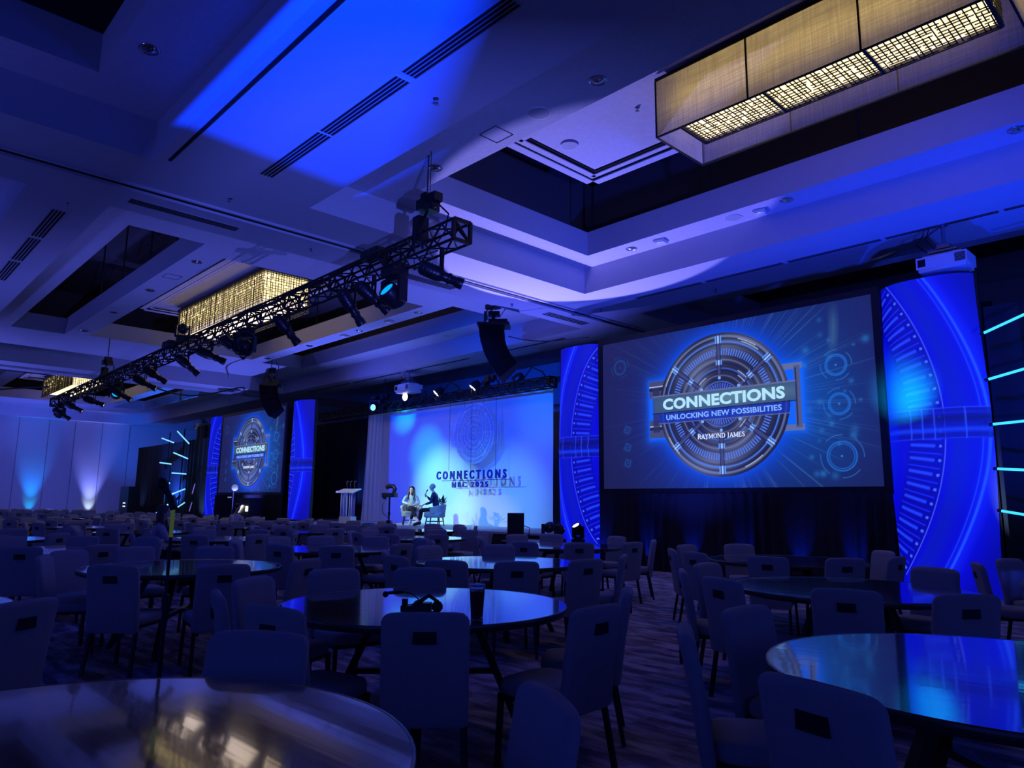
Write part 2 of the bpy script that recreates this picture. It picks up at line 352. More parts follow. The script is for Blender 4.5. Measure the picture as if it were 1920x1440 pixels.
# raised centre panels in the trays
def centre_panel(x0, x1, y0, y1, z, label):
    t = empty('ceiling_cloud', ((x0+x1)/2, (y0+y1)/2, z), label, 'ceiling panel', group='floating panels inside the ceiling trays')
    cx, cy = (x0+x1)/2, (y0+y1)/2
    a = MB(); hx, hy = (x1-x0)/2, (y1-y0)/2
    def ring(o_, i_, za):
        for (c, d) in (((0, -hy+(o_+i_)/2, 0), (2*(hx-o_), i_-o_, .02)), ((0, hy-(o_+i_)/2, 0), (2*(hx-o_), i_-o_, .02)), ((-hx+(o_+i_)/2, 0, 0), (i_-o_, 2*(hy-o_), .02)), ((hx-(o_+i_)/2, 0, 0), (i_-o_, 2*(hy-o_), .02))):
            a.box((c[0], c[1], za), d)
    ring(0, .17, .01); ring(.24, .32, .05)
    a.box((0, 0, .12), (2*hx-.8, 2*hy-.8, .04)); a.box((0, 0, .25), (2*hx, 2*hy, .16))
    a.build('panel', SOFF, t)
    g = MB(); g.box((0, 0, .16), (2*hx-.3, 2*hy-.3, .02)); g.build('shadow_gap', SLITM, t)
    rd = MB()
    for x in np.linspace(-hx+.8, hx-.8, 4): rd.cone((x, 0, .3), (x, 0, ZP-z), .02, n=6)
    rd.build('hanger_rod', BLACK, t)
    return t
centre_panel(-9.07, 5.8, 8.25, 10.85, 7.86, 'large pale ceiling panel floating above the fabric box chandelier')
centre_panel(-26.4, -17.2, 7.35, 10.8, 7.86, 'warm lit ceiling panel above the first lattice chandelier')
centre_panel(-46.7, -37.5, 7.35, 10.8, 7.86, 'distant ceiling panel above the chandelier at far left')
# hanger rods visible in the gaps
def rod(x, y, z0, label, grp):
    t = MB(); t.cone((0, 0, 0), (0, 0, ZP-z0), .022, n=8); t.box((.05, 0, .05), (.03, .04, .12)); o = t.build('hanger_rod', BLACK, None, (x, y, z0))
    return tag(o, label, 'hanger rod', grp)
for x in (-10.0, -7.0, -4.2, -1.7): rod(x, 11.97, Z2, 'thin dark hanger rod standing on the rim of the near tray opening', 'hanger rods in the near tray')
rod(-8.2, 7.15, Z2, 'thin dark hanger rod at the near rim beside the access panel', 'hanger rods in the near tray, near rim')
for x in (-17.5, -19.4, -21.7, -23.9): rod(x, 5.57, Z2-.03, 'thin rod hanging the ring soffit in the left tray slot', 'hanger rods in the left tray slot')
for x in (-17.2, -19.2, -21.2, -23.4, -26.2): rod(x, 12.47, Z2-.03, 'thin pale rod in the slot beyond the lattice chandelier', 'hanger rods in the far slot')

# ------------------------------------------------------------------ ceiling fittings
def vent(x0, x1, y0, y1, n, along, label, grp, z=H0):
    L = (x1-x0) if along == 'x' else (y1-y0); W = (y1-y0) if along == 'x' else (x1-x0)
    t = empty('slot_diffuser', ((x0+x1)/2, (y0+y1)/2, z), label, 'air vent', 0 if along == 'x' else PI/2, grp)
    f_ = MB(); f_.box((0, 0, -.004), (L, W, .012)); f_.build('frame', SLAT, t)
    s_ = MB()
    for i in range(n):
        y = -W/2+W*(i+.5)/n; s_.box((0, y, -.012), (L-.03, W/n*.58, .006))
    s_.build('slot', SLITM, t)
    return t
rowl = ['nearest the left end', 'second from the left end', 'third from the left end', 'towards the top edge']
for i, x in enumerate((-10.13, -8.32, -6.44, -4.58)):
    vent(x, x+1.78, 4.31, 4.52, 4, 'x', 'long four-slot air diffuser in the bright blue ceiling, '+rowl[i], 'slot diffusers above the blue ceiling strip')
for i, x in enumerate((-10.13, -8.25, -6.36, -4.5, -2.64, -.75)):
    vent(x, x+1.8, 13.66, 13.78, 2, 'x', 'dark ceiling slot diffuser before the right screen, number %s from the left' % ['one', 'two', 'three', 'four', 'five', 'six'][i], 'slot diffusers before the right screen')
vent(-12.72, -12.5, 3.2, 5.05, 4, 'y', 'slot diffuser beside the partition track, above the left tray corner', 'slot diffusers beside the partition track')
vent(-12.78, -12.5, 8.7, 10.15, 4, 'y', 'slot diffuser behind the moving head on the truss', 'slot diffusers beside the partition track')
vent(-12.78, -12.5, 13.2, 14.8, 3, 'y', 'slot diffuser at the far end of the partition track', 'slot diffusers beside the partition track')
for i, x in enumerate((-15.7, -17.6, -19.5)):
    vent(x, x+1.75, 2.38, 2.6, 4, 'x', 'slot diffuser at the far left edge of the ceiling, %s from the corner' % ['first', 'second', 'third'][i], 'slot diffusers in the left ceiling band')
for i, x in enumerate((-29.7, -26.0, -22.0, -17.6)):
    vent(x, x+3.4, 15.6, 15.74, 1, 'x', 'long dark ceiling slot above the stage, %s from the left' % ['first', 'second', 'third', 'fourth'][i], 'slot diffusers above the stage')
vent(-33.6, -33.3, 3.4, 6.2, 3, 'y', 'faint slot diffuser beyond the left tray, left of the truss hoist', 'far slot diffusers')
def downlight(x, y, z, r_, label, grp):
    t = MB(); t.lathe([(r_*1.25, -.004), (r_*1.15, -.016), (r_, -.014), (r_*.92, .005), (r_*.6, -.03), (.001, -.045)], n=20)
    return tag(t.build('downlight', [CHROME], None, (x, y, z)), label, 'downlight', grp)
for (x, y, s) in ((-5.59, 6.82, 'behind the beam, alone in the blue soffit'), (-9.11, 6.86, 'just above the truss hoist'), (-9.15, 12.25, 'in the bright far soffit corner'), (-5.6, 12.18, 'right of the round speaker in the far soffit'), (-2.08, 12.16, 'in the far soffit at the right frame edge')):
    downlight(x, y, Z1, .10, 'recessed round downlight '+s, 'downlights in the near tray soffit')
downlight(-9.06, 2.36, Z1, .10, 'recessed downlight in the dark top left tray soffit', 'downlights in the near tray soffit')
for i, x in enumerate((-16.89, -20.16, -23.45, -26.74)):
    downlight(x, 5.86, Z1, .10, 'downlight on the left tray ring, %s from its right end' % ['first', 'second', 'third', 'fourth'][i], 'downlights on the left tray ring')
for i, x in enumerate((-16.88, -20.08, -23.38, -26.73)):
    downlight(x, 12.23, Z1, .10, 'downlight on the far strip behind the lattice chandelier, %s from the right' % ['first', 'second', 'third', 'fourth'][i], 'downlights on the far strip')
def round_speaker(x, y, z, r_, label):
    t = empty('ceiling_speaker', (x, y, z), label, 'ceiling speaker')
    a = MB(); a.lathe([(r_*.92, -.006), (r_, -.012), (r_*1.03, -.002)], n=32); a.build('rim', WHITEP, t)
    b = MB(); b.lathe([(r_*.92, -.007), (.001, -.010)], n=32); b.build('grille', SLAT, t)
round_speaker(-6.7, 6.85, Z1, .17, 'round flush speaker grille in the near blue soffit')
round_speaker(-6.71, 12.25, Z1, .17, 'round flush speaker grille in the far soffit between two boxes')
round_speaker(-18.6, 14.7, Z1, .17, 'round flush speaker grille in the far left tray soffit')
round_speaker(-8.34, 9.33, 7.93, .16, 'round speaker in the pale floating panel')
def sensor(x, y, z, label):
    t = empty('wireless_access_point', (x, y, z), label, 'access point', .2)
    a = MB(); a.box((0, 0, -.03), (.24, .24, .04)); a.box((0, 0, -.055), (.20, .20, .03)); a.build('housing', WHITEP, t)
    b = MB(); b.box((0, -.09, -.073), (.06, .01, .004)); b.build('status_light', mat('status_led', (.3, .4, .5), .3, emit=(.5, .6, 1), estr=1.2), t)
sensor(-8.41, 12.28, Z1, 'small white access point box left of the far soffit speaker')
sensor(-6.18, 12.3, Z1, 'white access point with a small lit mark right of the far soffit speaker')
sensor(-18.3, 12.2, Z1, 'small dark access point on the strip behind the lattice chandelier, right one')
sensor(-21.0, 12.25, Z1, 'small dark access point on the strip behind the lattice chandelier, left one')
def sprinkler(x, y, z, label):
    t = MB(); t.cone((0, 0, 0), (0, 0, -.05), .012, n=8); t.lathe([(.03, -.05), (.034, -.055), (.001, -.06)], n=12); t.lathe([(.04, -.001), (.03, -.012), (.01, -.014)], n=12)
    t.ball((0, 0, -.035), .018, 8)
    return tag(t.build('sprinkler_head', CHROME, None, (x, y, z)), label, 'sprinkler', 'sprinkler heads')
for (x, y, z, s) in ((-6.62, 4.96, H0, 'in the bright blue ceiling strip'), (-13.48, 2.51, H0, 'near the left slot diffuser'), (-11.38, 4.39, H0, 'between the partition track and the blue strip'), (-12.61, 6.52, H0, 'left of the truss behind the partition track'), (-11.4, 13.91, H0, 'before the top left corner of the right screen'), (-12.65, 12.01, H0, 'in the band beyond the bright ceiling corner'), (-6.7, 9.2, 7.95, 'on the floating panel beside the fabric chandelier'), (-8.4, 14.4, H0, 'above the right screen, small and dark')):
    sprinkler(x, y, z, 'small chrome sprinkler head '+s)
ap = MB()
for (a, b) in (((-.18, -.18, 0), (.18, -.18, 0)), ((.18, -.18, 0), (.18, .18, 0)), ((.18, .18, 0), (-.18, .18, 0)), ((-.18, .18, 0), (-.18, -.18, 0))): ap.bar(a, b, .008, .008)
tag(ap.build('access_hatch', SLITM, None, (-7.58, 6.83, Z1-.003)), 'square access hatch outline in the near soffit', 'access hatch')
ap2 = tag(bpy.data.objects.new('access_hatch', bpy.data.objects['access_hatch'].data), 'square access hatch outline on the left tray ring', 'access hatch'); COL.objects.link(ap2); ap2.location = (-18.5, 5.85, Z1-.003)

# ------------------------------------------------------------------ chandeliers
def lattice_bars(mb, w_, h_, place, nx, nz, t=.012, seed=1):
    r_ = random.Random(seed)
    # weave of short vertical and horizontal bars on a w x h panel
    for i in range(nx):
        u = (i+.5)/nx*w_+r_.uniform(-.3, .3)*w_/nx; v = 0
        while v < h_:
            L = r_.uniform(.25, .9)*h_; e = min(h_, v+L)
            mb.bar(place(u, v), place(u, e), t, t*.8)
            v = e+r_.choice((0, .04, .1))*h_
    for j in range(nz):
        v = (j+.5)/nz*h_+r_.uniform(-.3, .3)*h_/nz; u = r_.uniform(-.5, 0)
        while u < w_:
            L = r_.uniform(.12, .5); a = max(0, u); e = min(w_, u+L)
            if e > a: mb.bar(place(a, v), place(e, v), t, t*.8)
            u = e+r_.uniform(0, .12)
DIFF1 = mat('warm_diffuser', (.8, .75, .6), .6, emit=(1.0, .74, .28), estr=2.3)
DIFF2 = mat('warm_diffuser_bottom', (.8, .75, .6), .6, emit=(1.0, .74, .40), estr=.95)
def shade_mat():
    m = bpy.data.materials.new('shade_fabric'); m.use_nodes = True; nt = m.node_tree
    for n in list(nt.nodes): nt.nodes.remove(n)
    out = nt.nodes.new('ShaderNodeOutputMaterial'); tr = nt.nodes.new('ShaderNodeBsdfTranslucent'); df = nt.nodes.new('ShaderNodeBsdfDiffuse'); mx = nt.nodes.new('ShaderNodeMixShader'); mx.inputs[0].default_value = .25
    tc = nt.nodes.new('ShaderNodeTexCoord'); cols = []
    for sc in ((1.2, 1.2, 30), (30, 30, 1.2)):
        mp = nt.nodes.new('ShaderNodeMapping'); mp.inputs['Scale'].default_value = sc; nz = nt.nodes.new('ShaderNodeTexNoise'); nz.inputs['Scale'].default_value = 1.5; nz.inputs['Detail'].default_value = 3
        nt.links.new(tc.outputs['Object'], mp.inputs['Vector']); nt.links.new(mp.outputs['Vector'], nz.inputs['Vector']); cols.append(nz)
    ad = nt.nodes.new('ShaderNodeMath'); ad.operation = 'MULTIPLY'; nt.links.new(cols[0].outputs['Fac'], ad.inputs[0]); nt.links.new(cols[1].outputs['Fac'], ad.inputs[1])
    cr = nt.nodes.new('ShaderNodeValToRGB'); cr.color_ramp.elements[0].position = .10; cr.color_ramp.elements[0].color = (.45, .40, .36, 1)
    cr.color_ramp.elements[1].position = .42; cr.color_ramp.elements[1].color = (.78, .72, .62, 1)
    nt.links.new(ad.outputs[0], cr.inputs['Fac']); nt.links.new(cr.outputs['Color'], tr.inputs['Color']); df.inputs['Color'].default_value = (.42, .38, .36, 1)
    nt.links.new(tr.outputs[0], mx.inputs[1]); nt.links.new(df.outputs[0], mx.inputs[2]); nt.links.new(mx.outputs[0], out.inputs['Surface'])
    return m
SHADE = shade_mat()
def chandelier_fabric():
    x0, x1, y0, y1, z0, z1 = -5.9, -1.43, 8.58, 9.86, 6.88, 7.80
    cx, cy = (x0+x1)/2, (y0+y1)/2; hx, hy = (x1-x0)/2, (y1-y0)/2; h = z1-z0
    t = empty('box_chandelier', (cx, cy, z0), 'long rectangular chandelier with glowing woven fabric shade and lattice underside', 'chandelier')
    for nm, a, b in (('front', (-hx, -hy), (hx, -hy)), ('back', (-hx, hy), (hx, hy)), ('left', (-hx, -hy), (-hx, hy)), ('right', (hx, -hy), (hx, hy))):
        s_ = MB(); d = Vector((b[0]-a[0], b[1]-a[1], 0)); n = max(1, int(d.length/.1)); P = []
        for k in range(2):
            for i in range(n+1): P.append((a[0]+d.x*i/n, a[1]+d.y*i/n, k*h))
        s_.add(P, [(i, i+1, n+2+i, n+1+i) for i in range(n)], 0, True); s_.build('shade_panel', SHADE, t)
    fr = MB()
    for z in (0, h):
        for y in (-hy, hy): fr.bar((-hx, y, z), (hx, y, z), .022, .022)
        for x in (-hx, hx): fr.bar((x, -hy, z), (x, hy, z), .022, .022)
    for x in (-hx, -hx+1.49, hx-1.49, hx):
        fr.bar((x, -hy-.004, 0), (x, -hy-.004, h), .022); fr.bar((x, hy+.004, 0), (x, hy+.004, h), .014)
    fr.build('frame', BLACK, t)
    tp = MB(); tp.box((0, 0, h+.02), (2*hx+.02, 2*hy+.02, .05)); tp.build('top_plate', BLACK, t)
    # inner lattice box
    ix, iy, iz = 2.0, .355, .22
    df = MB(); df.box((0, .02, iz+.26), (2*ix-.05, 2*iy-.05, .46)); df.build('diffuser', DIFF1, t)
    la = MB()
    lattice_bars(la, 2*ix, 2*iy, lambda u, v: Vector((-ix+u, .02-iy+v, iz-.012)), 56, 10, .014, 3)
    lattice_bars(la, 2*ix, .5, lambda u, v: Vector((-ix+u, .02-iy-.012, iz+v)), 60, 8, .011, 4)
    lattice_bars(la, 2*ix, .5, lambda u, v: Vector((-ix+u, .02+iy+.012, iz+v)), 60, 8, .011, 5)
    lattice_bars(la, 2*iy, .5, lambda u, v: Vector((ix+.012, .02-iy+u, iz+v)), 12, 8, .011, 6)
    lattice_bars(la, 2*iy, .5, lambda u, v: Vector((-ix-.012, .02-iy+u, iz+v)), 12, 8, .011, 7)
    la.build('lattice', BLACK, t)
    ib = MB()
    for y in (-iy, iy): ib.bar((-ix, .02+y, iz-.02), (ix, .02+y, iz-.02), .03, .03)
    for x in (-ix, -ix+1.33, ix-1.33, ix): ib.bar((x, .02-iy, iz-.02), (x, .02+iy, iz-.02), .045, .03)
    ib.build('inner_frame', BLACK, t)
    cb = MB()
    for x in (-1.6, 0, 1.6): cb.cone((x, 0, h), (x, 0, 7.9-z0+.2), .015, n=6)
    cb.build('suspension_rod', BLACK, t)
chandelier_fabric()
def chandelier_lattice():
    hx, hy, h = 3.3, .72, 1.0
    t = empty('lattice_chandelier', (-22.2, 9.1, 6.8), 'long black woven lattice chandelier glowing warm yellow behind the truss', 'chandelier')
    df = MB(); df.box((0, 0, h*.60), (2*hx-.12, 2*hy-.12, h*.74)); df.build('diffuser', mat('lattice_glow', (.8, .75, .6), .6, emit=(1.0, .76, .33), estr=1.6), t)
    bt = MB(); bt.box((0, 0, h*.25), (2*hx-.2, 2*hy-.2, .02)); bt.build('bottom_panel', DIFF2, t)
    la = MB()
    for y in (-hy, hy): lattice_bars(la, 2*hx, h, lambda u, v: Vector((-hx+u, y, v)), 80, 14, .017, 11+int(y > 0))
    for x in (-hx, hx): lattice_bars(la, 2*hy, h, lambda u, v: Vector((x, -hy+u, v)), 18, 14, .017, 13+int(x > 0))
    la.build('lattice', BLACK, t)
    tp = MB(); tp.box((0, 0, h+.03), (2*hx+.06, 2*hy+.06, .08)); tp.build('top_plate', BLACK, t)
    cb = MB()
    for x in (-2.9, -1, 1, 2.9): cb.cone((x, -.3, h), (x, -.3, 1.25), .012, n=6)
    cb.build('suspension_rod', BLACK, t)
    return t, [c for c in bpy.data.objects if c.parent == t]
ct = chandelier_lattice()
copy_tree(ct, (-42.6, 9.1, 6.8), 0, 'far lattice chandelier glowing behind the left end of the truss', 'chandelier')

# ------------------------------------------------------------------ trusses
def truss(name, p, q, s, step, label, r_=.022, br=.011):
    p, q = Vector(p), Vector(q); d = (q-p); L = d.length; rz = math.atan2(d.y, d.x)
    t = empty(name, p, label, 'lighting truss', rz)
    ch = MB()
    for y in (-s/2, s/2):
        for z in (0, s): ch.cone((0, y, z), (L, y, z), r_, n=8)
    ch.build('chord', TRUSSM, t)
    b = MB(); n = int(L/step); st = L/n
    for i in range(n):
        x0, x1 = i*st, (i+1)*st; fl_ = i % 2
        for y in (-s/2, s/2): b.bar((x0, y, s if fl_ else 0), (x1, y, 0 if fl_ else s), br*2)
        for z in (0, s): b.bar((x0, -s/2 if fl_ else s/2, z), (x1, s/2 if fl_ else -s/2, z), br*2)
        if i % 6 == 0 or i == n-1:
            x = x0 if i < n-1 else x1-.02
            for y in (-s/2, s/2): b.bar((x, y, 0), (x, y, s), .035)
            for z in (0, s): b.bar((x, -s/2, z), (x, s/2, z), .035)
    for x in (0, L):
        for y in (-s/2, s/2): b.bar((x, y, -.01), (x, y, s+.01), .05)
        for z in (0, s): b.bar((x, -s/2, z), (x, s/2, z), .05)
        b.bar((x, -s/2, 0), (x, s/2, s), .03)
    b.build('bracing', TRUSSM, t)
    return t
truss('lighting_truss', (-7.88, 6.45, 5.2), (-34.8, 6.85, 5.2), .31, .30, 'long black box truss carrying spotlights diagonally across the ceiling')
truss('lighting_truss', (-14.9, 15.9, 4.93), (-28.9, 15.9, 4.93), .30, .30, 'dark truss along the top of the bright blue stage cloth', .025, .014)
def cable(pts, r_, label, m=BLACK, cat='cable', grp=None, n=6):
    c = Vector(pts[0]); t = MB(); P = [Vector(p)-c for p in pts]
    # smooth catmull interpolation
    Q = []
    for i in range(len(P)-1):
        a = P[max(i-1, 0)]; b = P[i]; c2 = P[i+1]; d = P[min(i+2, len(P)-1)]
        for k in range(5):
            u = k/5; Q.append(.5*((2*b)+(c2-a)*u+(2*a-5*b+4*c2-d)*u*u+(3*b-a-3*c2+d)*u**3))
    Q.append(P[-1]); t.tube(Q, r_, n)
    return tag(t.build('cable', m, None, c), label, cat, grp)
def ty(x): return 6.45+(-7.88-x)/26.92*.4
# cables lying on the truss
cb = [(x, ty(x)+.05*math.sin(x*3), 5.53+.035*abs(math.sin(x*1.7))) for x in np.arange(-9.2, -34.5, -.7)]
cable(cb, .035, 'thick black cable loom lying along the top of the long truss')
def hoist(x, y, zt, zc, label, s=1.0):
    t = empty('chain_hoist', (x, y, zt), label, 'chain hoist')
    a = MB(); a.box((0, 0, .48*s), (.22, .3, .16)); a.box((.1, 0, .57*s), (.34, .16, .14)); a.cone((-.16, 0, .5*s), (.2, 0, .5*s), .09, n=12); a.box((0, 0, .62*s), (.14, .2, .12)); a.build('motor_body', BLACK2, t)
    b = MB()
    for i in range(int((zc-zt-.6*s)/.05)): b.bar((-.02, 0, .6*s+i*.05), (-.02, 0, .6*s+i*.05+.042), .022 if i % 2 else .012, .012 if i % 2 else .022)
    b.cone((.05, 0, .6*s), (.05, 0, zc-zt), .006, n=5); b.build('chain', BLACK, t)
    c = MB()
    for dx in (-.12, .1): c.tube([(dx, -.15, -.28), (dx*.8, -.17, .02), (0, 0, .42*s)], .02, 6)
    c.box((-.15, -.02, .12), (.16, .2, .42*s)); c.build('sling', BLACK, t)
    d = MB(); d.box((.12, 0, .49*s), (.12, .13, .02)); d.build('label_plate', WHITEP, t)
    e = MB(); e.tube([(.15, .1, .5), (.35, .14, .3), (.32, .1, 0), (.15, .05, -.2)], .014); e.build('hoist_cable', BLACK, t)
hoist(-8.75, 6.46, 5.52, Z1, 'black chain hoist holding the near end of the long truss')
hoist(-27.1, 6.74, 5.52, H0+.61, 'black chain hoist holding the far part of the long truss')
def ellipsoidal(name_lbl, x, dirv, drop=.34, lit=True, up_=False):
    y = ty(x); z = 5.2-drop if not up_ else 5.62+drop
    t = empty('profile_spotlight', (x, y, z), name_lbl, 'spotlight', group='profile spotlights on the long truss')
    d = Vector(dirv).normalized(); M = d.to_track_quat('Z', 'Y').to_matrix()
    a = MB(); a.lathe([(.001, -.36), (.06, -.36), (.10, -.33), (.115, -.22), (.115, -.05), (.10, .0), (.08, .03)], n=14, M=M)
    for k in range(5): a.lathe([(.118, -.30+.05*k), (.124, -.29+.05*k), (.118, -.28+.05*k)], n=14, M=M)
    a.build('lamp_housing', BLACK2, t)
    b = MB(); b.lathe([(.085, .02), (.075, .05), (.07, .22), (.085, .24), (.09, .34), (.088, .345), (.07, .34)], n=14, M=M)
    b.lathe([(.082, .1), (.09, .11), (.09, .14), (.082, .15)], n=14, M=M); b.build('lens_tube', BLACK2, t)
    for s_ in (-1, 1):
        k_ = MB(); sd = M @ Vector((s_*.13, 0, 0)); k_.bar(sd*.9, sd*1.45, .035); k_.build('shutter_knob', BLACK, t)
    l_ = MB(); l_.lathe([(.001, .325), (.068, .322)], n=14, M=M)
    l_.build('lens', mat('lens_lit', (.1, .1, .1), .2, emit=(.8, .9, 1), estr=1.1) if lit else LENS, t)
    yk = MB(); side = M @ Vector((1, 0, 0)); side.z = 0; side.normalize(); sg = -1 if up_ else 1
    for s_ in (-1, 1): yk.bar(side*s_*.14, side*s_*.14+Vector((0, 0, sg*(drop-.12))), .012, .05)
    yk.bar(side*-.146+Vector((0, 0, sg*(drop-.12))), side*.146+Vector((0, 0, sg*(drop-.12))), .05, .012)
    yk.build('yoke', BLACK, t)
    cl = MB(); cl.box((0, 0, sg*(drop-.05)), (.05, .06, .14)); cl.build('clamp', BLACK, t)
    pc = MB(); bk = M @ Vector((0, 0, -.36)); pc.tube([bk, bk+Vector((-.12, 0, -.03)), bk+Vector((-.16, .02, .16)), Vector((-.1, 0, sg*drop))], .012); pc.build('power_lead', BLACK, t)
SP = [(-8.35, (.62, 1, -.42), .42, 'at the near end, right of the moving head'), (-10.25, (.35, .9, -.75), .38, 'first left of the large moving head'),
      (-10.95, (.15, .75, -1.0), .42, 'steeply tilted, second left of the moving head'), (-13.45, (.2, .8, -.9), .40, 'hanging before the lattice chandelier'),
      (-16.15, (.3, .9, -.7), .34, 'just left of the round moving head'), (-17.5, (.5, 1, -.45), .34, 'two left of the round moving head, nearly level'),
      (-19.1, (.25, .9, -.75), .36, 'mid truss, alone below the chandelier corner'), (-21.7, (.35, .9, -.6), .30, 'upper one of the pair left of mid truss'),
      (-22.6, (.45, .95, -.55), .42, 'lower one of the pair left of mid truss'), (-25.0, (.4, .9, -.6), .5, 'under the blue lit moving head'),
      (-28.3, (.5, 1, -.4), .42, 'right of the truss far end'), (-31.3, (.4, .9, -.5), .34, 'second from the truss far end'), (-33.2, (.3, .9, -.6), .46, 'at the very far end of the truss')]
for x, d, dr, lb in SP: ellipsoidal('black profile spotlight '+lb, x, d, dr)
def moving_head(loc, d, label, s=1.0, flip=1, lens=None, grp='moving head lights', nm='moving_head_light'):
    # flip=1 hangs below loc, flip=-1 stands on loc
    t = empty(nm, loc, label, 'moving light', group=grp); f_ = flip
    a = MB(); a.box((0, 0, -f_*.07*s), (.36*s, .30*s, .14*s)); a.box((0, 0, -f_*.15*s), (.20*s, .2*s, .04*s)); a.build('base', BLACK2, t)
    y_ = MB()
    dd = Vector(d).normalized(); sd = Vector((dd.y, -dd.x, 0)); sd = sd.normalized() if sd.length > .01 else Vector((1, 0, 0)); rz = math.atan2(sd.y, sd.x)
    y_.box((0, 0, -f_*.19*s), (.46*s, .13*s, .06*s), rz)
    for k in (-1, 1): c = sd*k*.22*s; y_.box((c.x, c.y, -f_*.38*s), (.07*s, .16*s, .40*s), rz)
    y_.build('yoke', BLACK2, t)
    M = dd.to_track_quat('Z', 'Y').to_matrix(); h = MB(); c = (0, 0, -f_*.47*s)
    h.lathe([(.001, -.20*s), (.10*s, -.19*s), (.165*s, -.12*s), (.175*s, 0), (.165*s, .14*s), (.15*s, .19*s), (.13*s, .18*s)], c, 20, M=M); h.build('lamp_head', BLACK2, t)
    l_ = MB(); l_.lathe([(.001, .175*s), (.08*s, .172*s), (.135*s, .165*s)], c, 20, M=M); l_.build('lens', lens or LENS, t)
    k_ = MB()
    for x in (-.1*s, .1*s): k_.box((x, 0, f_*.03*s), (.05*s, .06*s, .07*s))
    k_.build('clamp', BLACK, t)
LENSB = mat('lens_blue', (.02, .1, .3), .15, emit=(.0, .35, 1.0), estr=1.3)
LENSC = mat('lens_cyan', (.02, .1, .1), .15, emit=(.25, 1.0, .80), estr=1.5)
LENSW = mat('lens_white', (.5, .5, .5), .15, emit=(1, 1, .95), estr=3.0)
moving_head((-9.62, 6.47, 5.18), (.05, -.85, .55), 'large black moving head with a small blue lens under the near truss', 1.0, 1, LENSB)
moving_head((-15.5, 6.56, 5.18), (-.3, .35, -.9), 'round black moving head below the lattice chandelier', .9)
moving_head((-25.6, 6.72, 5.18), (1, -.3, .1), 'moving head with a blue lens near the far end of the truss', .9, 1, LENSB)
moving_head((-19.7, 6.62, 5.56), (-.6, .3, .3), 'black moving head standing on top of the truss', .75, -1)
moving_head((-33.6, 6.83, 5.18), (.3, -.3, -.8), 'dark moving head at the far tip of the truss', .8)
# extra black distribution box on the truss near end
t = MB(); t.box((0, 0, 0), (.55, .22, .14)); t.box((0, 0, .08), (.4, .18, .04)); t.cone((-.3, 0, 0), (-.42, 0, -.03), .04)
tag(t.build('power_box', BLACK2, None, (-10.3, 6.5, 5.60)), 'black power box lying on the near truss', 'power box')
t = MB(); t.box((0, 0, 0), (.5, .25, .16)); t.cone((-.25, 0, 0), (-.5, 0, .02), .06)
tag(t.build('power_box', BLACK2, None, (-20.6, 6.62, 5.62)), 'black power box lying on the truss mid span', 'power box')

# lights on the stage cloth truss
def par_can(x, d, label, lens, z=5.33):
    t = empty('stage_blinder', (x, 15.78, z), label, 'stage light', group='round lights on the stage cloth truss')
    dd = Vector(d).normalized(); M = dd.to_track_quat('Z', 'Y').to_matrix()
    a = MB(); a.lathe([(.001, -.2), (.09, -.19), (.15, -.08), (.17, .06), (.17, .12), (.15, .11)], n=18, M=M); a.build('housing', BLACK2, t)
    l_ = MB(); l_.lathe([(.001, .115), (.15, .105)], n=18, M=M); l_.build('lens', lens, t)
    y_ = MB(); y_.tube([(-.18, 0, 0), (-.2, .05, -.2), (.2, .05, -.2), (.18, 0, 0)], .015); y_.build('yoke', BLACK, t)
    c = MB(); c.tube([(.1, .1, -.05), (.5, .12, .32), (.95, .12, .12), (1.1, .1, -.05)], .022); c.build('power_lead', BLACK, t)
par_can(-22.3, (.1, -1, -.05), 'round white blinding stage light, leftmost lit one on the cloth truss', LENSW)
par_can(-20.4, (-.5, -.9, -.9), 'white stage light tilted down, second on the cloth truss', LENSW)
par_can(-18.4, (-.5, -.8, -1.1), 'white stage light tilted down, under the hanging speaker array', LENSW)
par_can(-16.3, (-.8, -.2, -.7), 'unlit black stage light at the right end of the cloth truss', LENS)
moving_head((-24.35, 15.72, 5.55), (.45, -1, -.1), 'moving head with a mint green lens on the left of the cloth truss', .95, 1, LENSC)
hoist(-24.0, 15.9, 5.2, H0, 'chain hoist at the left end of the cloth truss', .6)
hoist(-17.8, 15.9, 5.2, H0, 'chain hoist of the cloth truss below the speaker array', .6)

